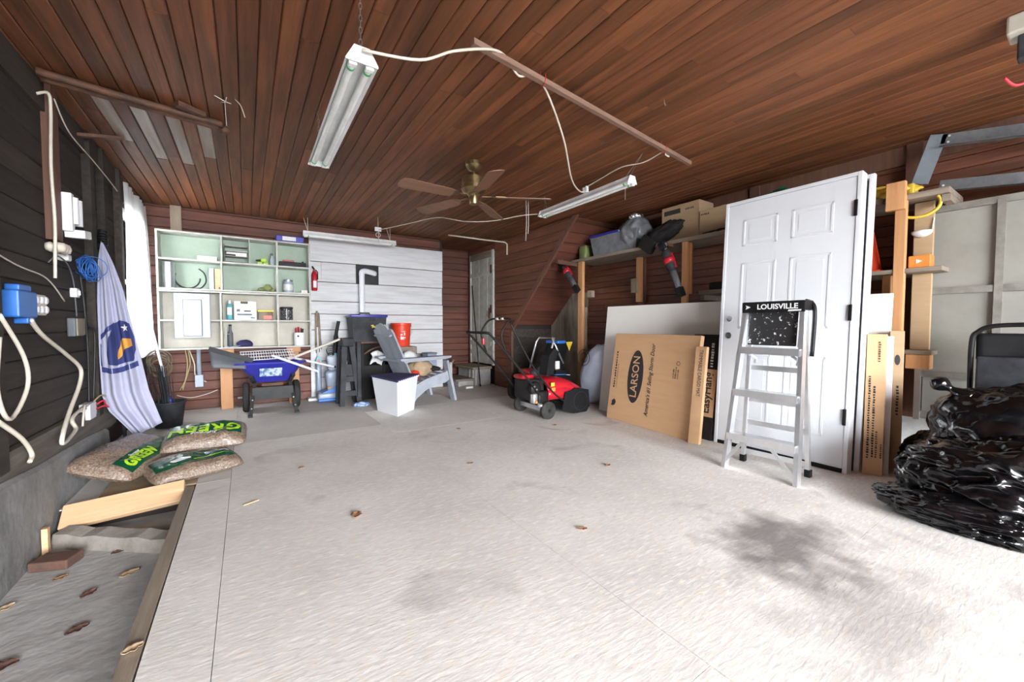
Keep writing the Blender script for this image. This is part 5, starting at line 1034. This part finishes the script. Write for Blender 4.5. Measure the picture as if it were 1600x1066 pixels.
o = MB().ball((3.95,3.22,Z+.405),(.085,.085,.055),3,lambda p,q:q*(1+.2*noise.noise(p*5)+.1*noise.noise(p*12))).build('foil_ball', M_foil); tag(o, 'crumpled foil lump on top of the plastic tub', 'foil')
t = thing('black_bag', 'black soft tool bag slumped over the shelf edge', 'bag', (3.95,2.78,Z)); MB(Matrix.Translation((3.85,2.78,Z+.10)) @ Matrix.Rotation(math.radians(-18),4,'X')).ball((0,0,0),(.085,.26,.095),4,lambda p,q:q*(1+.18*noise.noise(p*3)+.07*noise.noise(p*8))).build('bag', M_charc, t, True); MB().tube(smoothpath([(3.79,2.98,Z-.02),(3.80,2.85,Z+.12),(3.83,2.66,Z+.20),(3.85,2.55,Z+.14)],5),.013,7).build('strap', M_black, t, True)
MB(Matrix.Translation((3.79,2.93,Z-.01)) @ Matrix.Rotation(math.radians(35),4,'X')).rbox(-.04,.04,-.10,.10,-.06,.10,.02).build('flap', M_charc, t, True)
def carton(label, x0,x1,y0,y1,z0,z1,extra=()):
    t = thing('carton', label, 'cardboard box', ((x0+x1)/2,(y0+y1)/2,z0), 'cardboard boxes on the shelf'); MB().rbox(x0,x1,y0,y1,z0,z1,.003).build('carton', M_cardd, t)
    MB().box(x0,x1,(y0+y1)/2-.02,(y0+y1)/2+.02,z1,z1+.001).build('tape', M_cord, t); 
    for (a,m) in extra: MB().box(*a).build('print', m, t)
    return t
Zb = 1.913
c1 = carton('taller cardboard box with dark printed label on the shelf', 3.94,4.20,2.40,2.85,Zb,Zb+.40, (((3.938,3.94,2.62,2.82,Zb+.31,Zb+.36),M_ink),))
dashes(c1, frame((3.938,2.56,Zb+.335),(0,-1,0),(0,0,1)), .10, .022, M_inkbrown, 5)
c2 = carton('long low cardboard box with torn corner on the shelf', 3.92,4.20,1.90,2.385,Zb,Zb+.27)
dashes(c2, frame((3.918,2.37,Zb+.225),(0,-1,0),(0,0,1)), .09, .02, M_inkbrown, 5)
MB().tube(smoothpath([(3.915,2.10,Zb+.20),(3.912,2.04,Zb+.12),(3.912,2.08,Zb+.05)],5),.004,5).build('string', M_tancord, c2, True)
mb = MB()
for i in range(7): mb.bar((3.84+.004*i,2.30-.07*i,Zb+.012),(3.845,2.18-.07*i,Zb+.022+.006*(i%3)),.02,.008)
o = mb.build('strap_pile', M_black); tag(o, 'thin black straps lying along the shelf edge', 'strap')
# cordless tools hanging from the shelf
def trimmer(label, a, b, side):
    a, b = Vector(a), Vector(b); d = (b-a).normalized(); t = thing('cordless_blower', label, 'garden tool', tuple(a), 'hanging cordless tools')
    L_ = (b-a).length; u = d; v = d.cross(Vector((1,0,0))).normalized(); M = Matrix(((u.x,v.x,d.cross(v).x,a.x),(u.y,v.y,d.cross(v).y,a.y),(u.z,v.z,d.cross(v).z,a.z),(0,0,0,1)))
    MB(M).lathe((0,0,0),[(.03,0),(.05,.02),(.055,.12),(.05,.20),(.035,.24)],16,(1,0,0)).build('motor_body', M_dgrey, t, True); MB(M).lathe((.09,0,0),[(.057,0),(.06,.02),(.057,.06)],16,(1,0,0)).build('red_collar', M_red, t, True)
    MB(M).lathe((.24,0,0),[(.035,0),(.032,.10),(.028,L_-.24)],14,(1,0,0)).build('nozzle', M_grey, t, True); MB(M).tube([(.0,0,.0),(-.07,.03,.0),(-.10,.0,.0),(-.07,-.04,0)],.016,8).build('handle', M_grey, t, True); MB(M).rbox(-.10,-.02,-.05,.03,-.035,.035,.01).build('battery', M_black, t, True)
    MB(M).rbox(.05,.22,.04,.06,-.012,.012,.004).build('red_stripe', M_red, t); MB(M).rbox(L_-.10,L_,-.034,.034,-.034,.034,.008).build('nozzle_tip', M_black, t)
    return t
trimmer('cordless tool with red stripe hanging at the far shelf post', (3.70,4.26,1.84), (3.72,3.98,1.46), 1)
trimmer('grey cordless blower with red collar hanging mid shelf', (3.69,2.62,1.79), (3.72,2.44,1.30), 1)
for (y,z,lb_) in ((4.26,1.85,'white hook arm holding the far cordless tool'),(2.65,1.84,'dark hook arm holding the grey cordless blower')):
    o = MB().bar((3.66,y,z+.03),(3.82,y-.02,z+.015),.035,.03).build('hook_arm', M_whitem if y > 4 else M_rust); tag(o, lb_, 'hook')
# odds and ends on the shelves behind the doors
t = thing('cast_tool', 'dark iron tool with rivets on the lower shelf', 'tool', (4.0,2.15,1.361)); MB().rbox(3.92,4.15,1.95,2.28,1.361,1.44,.02).build('base', M_charc, t, True); MB().rbox(3.95,4.10,1.95,2.06,1.44,1.60,.02).build('bracket', M_dgrey, t, True)
for z in (1.50,1.55): MB().lathe((3.95,2.0,z),[(.010,0),(.010,.004)],10,(-1,0,0)).build('rivet', M_zinc, t)
o = MB().ball((3.96,1.98,1.645),(.05,.05,.042),3,lambda p,q:q*(1+.3*noise.noise(p*6))).build('white_sponge', M_paper); tag(o, 'white crumpled sponge above the iron tool', 'sponge')
o = MB().ball((3.95,1.66,2.06),(.12,.17,.145),4,lambda p,q:q*(1+.25*noise.noise(p*4)+.1*noise.noise(p*11)),flat=1.914).build('green_tarp', mat('green tarp', (.01,.13,.05), .4, 0, (.005,.06,.03), 14, bump=.6, bs=20)); tag(o, 'crumpled green tarp on the shelf above the white door', 'tarp')
t = thing('yellow_bag', 'bright yellow sack lying on the shelf by the tracks', 'sack', (3.95,.95,1.914)); MB().ball((3.93,.97,1.955),(.11,.20,.06),4,lambda p,q:q*(1+.25*noise.noise(p*3)),flat=1.914).build('sack', M_yellow, t, True); text('CONCRETE', .035, M_ink, t, frame((3.808,1.08,1.955),(0,-1,0),(.1,0,1))) if False else MB().rbox(3.86,3.98,.78,.82,1.914,1.99,.01).build('folded_end', M_yellow, t, True)
o = MB().tube(smoothpath([(3.86,.86,1.80),(3.84,.80,1.75),(3.84,.72,1.745),(3.84,.66,1.78),(3.84,.645,1.83),(3.84,.66,1.865)],6),.010,8).build('yellow_hook', M_yellow, None, True); tag(o, 'curved yellow utility hook below the short plank', 'hook')
t = thing('safety_cone', 'bright orange red safety cone on the lower shelf', 'cone', (3.93,1.03,1.396)); MB().lathe((3.93,1.03,1.408),[(.085,0),(.078,.01),(.03,.29),(.026,.295)],24).build('cone', M_redor, t, True, auto=40); MB().rbox(3.83,4.03,.935,1.125,1.396,1.408,.003).build('base', M_redor, t)
t = thing('orange_case', 'small orange box with white print on the lower shelf', 'box', (3.90,.74,1.396)); MB().rbox(3.83,3.935,.68,.79,1.396,1.48,.006).build('box', M_orange, t); MB(frame((3.829,.75,1.425),(0,-1,0),(0,0,1))).prism([(0,0),(.03,.015),(0,.03)],0,.001,2).build('print', M_paper, t)
t = thing('dust_mask', 'white moulded mask hanging beside the rough post', 'mask', (3.90,.745,1.62)); MB().ball((3.925,.745,1.655),(.03,.055,.04),3,lambda p,q:Vector((q.x,q.y,q.z*(1 if q.z<0 else .3)))).build('cup', M_paper, t, True); MB().tube([(3.93,.695,1.66),(3.937,.69,1.74)],.004,5).build('strap', M_paper, t)
o = MB().rbox(3.94,3.97,.69,.79,.831,1.364,.004).rbox(3.94,3.97,.69,.79,1.481,1.86,.004).build('brown_board', M_cardd); o.location.z += 0; tag(o, 'brown board strip upright behind the rough post', 'board')

# ================================================================ SHEETS, CARTONS AND DOORS LEANING ON THE SHELVES
Mw = lean((3.475,3.345,0),(3.60,.83,0),.115)
t = thing('foam_sheet', 'large cream foam board sheet leaning behind the cartons', 'foam board', (3.5,2.1,0)); MB(Mw).rbox(0,2.515,0,1.235,-.02,.0,.003).build('sheet', M_foam, t)
MB(Mw).prism([(1.36,.915),(1.42,.955),(1.47,.94),(1.52,.935),(1.55,.915)],0,.002,2).build('torn_patch', M_inkbrown, t)
Ml = lean((3.25,3.02,0),(3.165,1.985,0),.15); Wl = 1.038; Hl = .925
t = thing('storm_door_carton', 'large flat cardboard carton printed with a dark oval', 'cardboard box', (3.25,2.5,0)); MB(Ml).rbox(0,Wl,0,Hl,-.05,0,.004).build('carton', M_card, t)
ec = (.345,.485); MB(Ml).add([(ec[0]+.10*math.cos(a),ec[1]+.27*math.sin(a),.001) for a in [2*PI*i/48 for i in range(48)]],[tuple(range(48))]).build('oval', M_ink, t)
def up(Mb, x, y, z=.002): return Mb @ frame((x,y,z),(0,1,0),(-1,0,0))
text('LARSON', .125, M_card, t, up(Ml,.345,.485,.0025), align='CENTER', off=.001, sx=.90)
text("America's #1 Selling Storm Door", .066, M_ink, t, up(Ml,.535,.47), shear=.3, align='CENTER', off=.0007, sx=.80)
dashes(t, up(Ml,.062,.34), .40, .020, M_ink, 14); dashes(t, up(Ml,.095,.34), .26, .007, M_inkbrown, 14)
MB(Ml).prism([(.05,.15),(.075,.145),(.10,.155),(.115,.185),(.105,.21),(.085,.22),(.07,.205),(.055,.195),(.062,.175)],.0,.002,2).build('emblem', M_ink, t)
MB(Ml).torus((.84,.66,.001),.018,.002,(0,0,1),20,4).build('round_mark', M_inkbrown, t)
for i in range(3): dashes(t, up(Ml,.80+.024*i,.52), .09+.02*(i%2), .014, M_inkbrown, 6)
Me = lean((3.325,2.13,0),(3.325,1.885,0),.14)
t = thing('charcoal_carton', 'dark charcoal carton with white lettering beside the door', 'box', (3.34,2.0,0)); MB(Me).rbox(0,.245,0,.93,-.02,0,.003).build('carton', M_charc, t); MB(Me).box(.10,.243,.20,.62,0,.001).build('panel', M_card, t); text('EasyHang', .10, M_ink, t, up(Me,.172,.41,.0016), align='CENTER', off=.002, sx=.95); dashes(t, up(Me,.19,.64,.0016), .22, .03, M_paper, 9)
Mg = lean((3.125,1.975,0),(3.135,1.882,0),.15)
t = thing('cargo_mat_carton', 'narrow tall cardboard carton standing on end', 'cardboard box', (3.15,1.95,0)); MB(Mg).rbox(0,.095,0,.83,-.045,0,.003).build('carton', M_cardd if False else M_card, t); text('TRIMMABLE CARGO MAT', .045, M_ink, t, Mg @ frame((.05,.80,.0015),(0,-1,0),(1,0,0)), align='LEFT', sx=.78)
# white panelled entry door in its frame
Md = lean((3.33,1.862,0),(3.33,.948,0),.062); Wd, Hd = .914, 2.045
t = thing('entry_door', 'white six panel entry door leaning upright with black hinges', 'door', (3.36,1.4,0))
MB(Md).rbox(.028,Wd-.028,.03,Hd-.028,-.045,-.006,.003).build('slab', M_white, t)
for a in ((0,.026,0,Hd),(Wd-.026,Wd,0,Hd)): MB(Md).rbox(a[0],a[1],a[2],a[3],-.09,0,.003).build('jamb', M_white, t)
MB(Md).rbox(.026,Wd-.026,Hd-.026,Hd,-.09,0,.003).build('head_jamb', M_white, t); MB(Md).rbox(0.03,Wd-.03,.0,.028,-.09,-.002,.003).build('sill', M_black, t)
for (x0,x1) in ((.15,.41),(.505,.765)):
    for (y0,y1) in ((1.66,1.88),(.98,1.52),(.22,.78)):
        mb = MB(Md)
        for (a,b,c,d) in ((x0,x1,y0,y0+.018),(x0,x1,y1-.018,y1),(x0,x0+.018,y0,y1),(x1-.018,x1,y0,y1)): mb.rbox(a,b,c,d,-.012,-.0035,.0025)
        pn = mb.build('panel_moulding', M_white, t); MB(Md).rbox(x0+.045,x1-.045,y0+.045,y1-.045,-.012,-.0045,.0012).build('panel_field', M_white, pn)
for y,m in ((1.06,M_whitem),(.92,M_zinc)):
    MB(Md).lathe((.075,y,-.006),[(.030,0),(.030,.002),(.024,.002)],24,(0,0,1)).build('bore_ring', m, t, True, auto=30); MB(Md).lathe((.075,y,-.0055),[(.0235,0),(.0235,.0015)],22,(0,0,1)).build('bore_hole', M_grey if y>1 else M_charc, t)
for y in (1.80,1.09,.38): MB(Md).rbox(Wd-.038,Wd-.018,y-.055,y+.055,-.004,.006,.003).build('hinge', M_black, t)
Mh = lean((3.455,1.80,0),(3.455,.915,0),.062)
t = thing('prehung_doorway', 'second white door frame leaning just behind the entry door', 'door frame', (3.48,1.4,0))
for a in ((0,.03),(.855,.885)): MB(Mh).rbox(a[0],a[1],0,2.04,-.03,.012,.003).build('side_jamb', M_white, t)
MB(Mh).rbox(.03,.855,2.01,2.04,-.03,.012,.003).build('head_jamb', M_white, t); MB(Mh).rbox(.03,.855,.0,1.99,-.02,.0,.003).build('slab', M_grey, t)
# aluminium step ladder
t = thing('step_ladder', 'aluminium step ladder standing in front of the white door', 'step ladder', (2.95,1.27,0))
FT = [((2.805,1.485,0),(2.985,1.445,1.10)), ((2.825,1.048,0),(2.99,1.095,1.10))]; RT = [((3.04,1.475,0),(3.03,1.425,1.10)), ((3.07,1.075,0),(3.04,1.105,1.10))]
for a,b in FT: MB().bar(a,b,.055,.026,(0,1,0)).build('front_rail', M_alu, t)
for a,b in RT:
    MB().bar((a[0],a[1],.02),b,.03,.024,(0,1,0)).build('rear_rail', M_alu, t); MB().rbox(a[0]-.02,a[0]+.02,a[1]-.018,a[1]+.018,0,.05,.004).build('rubber_foot', M_black, t)
def fr(i, z): a,b = FT[i]; k_ = z/1.10; return Vector(a).lerp(Vector(b), k_)
def rr_(i, z): a,b = RT[i]; k_ = z/1.10; return Vector(a).lerp(Vector(b), k_)
for z in (.245,.55,.845):
    p, q = fr(0,z), fr(1,z); MB().bar(p-Vector((.005,0,0)),q-Vector((.005,0,0)),.085,.012).build('step', M_alu, t); MB().bar(p-Vector((.045,0,.018)),q-Vector((.045,0,.018)),.006,.045).build('step_lip', M_alu, t)
for z in (.08,.30,.47,.70): MB().bar(rr_(0,z),rr_(1,z),.008,.035).build('rear_bar', M_alu, t)
for i in (0,1): p = fr(i,.04); q = fr(0,.225).lerp(fr(1,.225), .28 if i == 0 else .60); MB().bar(p+Vector((-.022,0,0)),q+Vector((-.022,0,0)),.022,.008,(1,0,0)).build('knee_brace', M_alu, t)
MB().rbox(2.955,3.09,1.075,1.465,1.10,1.165,.008).build('top_cap', M_black, t); MB(frame((2.953,1.46,1.10),(0,-1,0),(0,0,1))).rbox(0,.385,-.01,.062,-.006,.003,.003).build('cap_front', M_black, t)
text('LOUISVILLE', .048, M_paper, t, frame((2.947,1.36,1.127),(0,-1,0),(0,0,1)), align='LEFT', off=.0012, sx=1.02); MB(frame((2.947,1.435,1.113),(0,-1,0),(0,0,1))).prism([(0,0),(.034,.015),(0,.030),(.007,.015)],0,.001,2).build('logo', M_paper, t)
MB(frame((2.947,1.17,1.094),(0,-1,0),(0,0,1))).prism([(0,0),(.075,.002),(.077,.012),(.004,.011)],0,.001,2).build('maker_mark', M_paper, t)
MB(frame((2.966,1.425,.865),(0,-1,0),(.12,0,1))).rbox(0,.30,0,.235,-.004,.004,.006).build('paint_shelf', M_splat, t)
for y in (1.452,1.09): MB(frame((2.955,y+.018,.86),(0,-1,0),(.16,0,1))).rbox(0,.036,0,.24,-.004,.018,.003).build('rail_plate', M_panelgrey, t)
for y in (1.40,1.14): MB().tube([(2.95,y,.80),(3.0,y-.02,.77),(3.03,y,.74)],.009,6).build('spreader', M_wire, t, True)
MB().tube(smoothpath([(3.06,1.07,.80),(3.06,1.06,1.06),(3.07,1.075,1.14),(3.08,1.12,1.165)],5),.013,8).build('tool_strap', M_black, t, True)
# narrow cartons at the door edge
Mn = lean((3.455,.89,0),(3.47,.815,0),.06)
t = thing('tall_carton', 'tall narrow cardboard carton with printed warning beside the door', 'cardboard box', (3.47,.87,0)); MB(Mn).rbox(-.01,.09,0,.945,-.045,0,.003).build('carton', M_card, t); dashes(t, up(Mn,.012,.11), .56, .014, M_ink, 34); dashes(t, up(Mn,.036,.12), .48, .014, M_ink, 28); dashes(t, up(Mn,.054,.12), .18, .012, M_inkbrown, 12); dashes(t, up(Mn,.055,.76), .14, .013, M_inkbrown, 9); dashes(t, up(Mn,.078,.12), .10, .010, M_inkbrown, 7)
o = MB(lean((3.535,.82,0),(3.54,.785,0),.05)).rbox(0,.033,0,.93,-.02,0,.002).build('white_strip', M_whitem); tag(o, 'white trim strip standing between two tall cartons', 'trim strip')
Mk = lean((3.60,.815,0),(3.62,.745,0),.04)
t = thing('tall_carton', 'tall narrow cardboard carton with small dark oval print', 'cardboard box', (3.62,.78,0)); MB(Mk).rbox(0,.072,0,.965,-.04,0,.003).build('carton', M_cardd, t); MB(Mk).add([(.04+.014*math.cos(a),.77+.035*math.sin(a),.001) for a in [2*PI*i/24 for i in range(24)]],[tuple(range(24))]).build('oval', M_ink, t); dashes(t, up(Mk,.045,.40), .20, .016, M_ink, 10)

# ================================================================ RIGHT CORNER
t = thing('framed_panel', 'cream panelled section in a worn metal edged frame', 'panel', (4.0,.2,.33))
XP = 4.0
zt = [.37,.66,1.24,1.80]; yv = [.745,.40,.02,-.36]
for z in zt: MB().box(XP-.018,XP+.02,yv[-1],yv[0],z-.022,z+.022).build('rail', M_stile, t)
for y in yv[1:-1]: MB().box(XP-.022,XP+.02,y-.018,y+.018,zt[0],zt[-1]).build('stile', M_stile, t)
MB().box(XP-.025,XP+.02,yv[0]-.012,yv[0]+.02,.33,1.83).build('metal_edge', M_alu, t); MB().box(XP-.018,XP+.02,yv[-1]-.02,yv[-1]+.02,.33,1.83).build('stile', M_stile, t)
for i in range(3):
    for j in range(3): MB().box(XP+.004,XP+.012,yv[i+1]+.018,yv[i]-.018,zt[j]+.022,zt[j+1]-.022).build('panel', M_oldpanel, t)
t = thing('door_track', 'grey steel garage door track with angle brace overhead', 'door track', (4.1,.4,1.8))
MB().bar((4.1,.80,2.03),(4.1,.71,2.35),.09,.006,(1,0,0)).build('brace', M_galvd, t)
MB().bar((4.1,.70,2.30),(4.1,-.6,2.05),.006,.085,(0,0,1)).bar((4.075,.70,2.262),(4.075,-.6,2.012),.05,.006,(0,0,1)).build('upper_rail', M_galv, t)
MB().bar((4.1,.70,1.985),(4.1,-.6,1.79),.006,.08,(0,0,1)).bar((4.075,.70,1.948),(4.075,-.6,1.753),.05,.006,(0,0,1)).build('lower_rail', M_galv, t)
for (y,z) in ((.66,2.32),(.665,2.28),(.68,1.985)): MB().lathe((4.096,y,z),[(.007,0),(.007,.004)],8,(-1,0,0)).build('rivet', M_paper, t)
# folding chair
t = thing('folding_chair', 'black metal folding chair standing behind the rubbish bags', 'folding chair', (3.62,.22,0))
MB().tube(smoothpath([(3.74,.46,.0),(3.66,.46,.60),(3.62,.455,.90),(3.612,.43,.965),(3.608,.37,.998),(3.608,.22,1.005),(3.608,.07,.998),(3.612,.01,.965),(3.62,-.015,.90),(3.66,-.02,.60),(3.74,-.02,0)],5),.013,8).build('frame', M_blackm, t, True)
MB().grid(lambda u,v:(3.622+.02*math.sin(u*PI)+.02*(1-v),.44-.44*u,.80+.155*v),14,6).build('backrest', M_black, t, True, solid=.012)
MB(frame((3.60,.435,.42),(0,-1,0),(.05,0,1))).rbox(0,.43,0,.40,-.012,.012,.012).build('seat', M_dgrey, t, True)
MB().tube([(3.64,.43,.0),(3.62,.43,.62)],.012,8).build('rear_leg', M_blackm, t, True); MB().tube([(3.64,.0,.0),(3.62,.0,.62)],.012,8).build('rear_leg', M_blackm, t, True)
# bin bags
def binbag(label, c, r, seed, sub=5, amp=1., neck=None, flat=.003, grp='black rubbish bags'):
    t = thing('rubbish_bag', label, 'rubbish bag', (c[0],c[1],0), grp); sd = Vector((seed*3.7,seed*1.3,seed))
    def fn(p, q):
        a = noise.noise(p*1.3+sd)*.22
        w = p*2.6+sd+Vector((noise.noise(p*2+sd),noise.noise(p*2-sd),noise.noise(p*2.5+sd)))*.9
        b = (.5-abs(noise.noise(w)))*.20+(.5-abs(noise.noise(w*2.3)))*.09+(.5-abs(noise.noise(w*5)))*.035
        return q*(.86+a+b*amp)
    MB().ball(c, r, sub, fn, flat).build('bag', M_garb, t, True)
    if neck:
        n0 = Vector(neck[0]); n1 = Vector(neck[1]); d_ = (n1-n0); pts = [n0, n0+d_*.35, n0+d_*.5, n0+d_*.75, n1]
        MB().tube(smoothpath(pts,4), [.05,.045,.04,.03,.024,.02,.018,.018,.02,.028,.036,.042,.045,.04,.032,.018,.008], 12).build('tied_neck', M_garb, t, True)
    return t
binbag('black rubbish bag with tied neck in front of folding chair', (3.36,.26,.36), (.21,.34,.36), 1, neck=((3.33,.42,.60),(3.31,.57,.69)))
binbag('large glossy black rubbish bag spilling across the floor', (3.13,.24,.20), (.28,.40,.24), 5, 6, 1.3)
binbag('flattened black rubbish bag at the bottom front corner', (2.97,.34,.06), (.22,.34,.11), 9, 6, 1.5)
binbag('small black rubbish bag slumped against the framed panel', (3.66,.56,.14), (.16,.20,.18), 13)
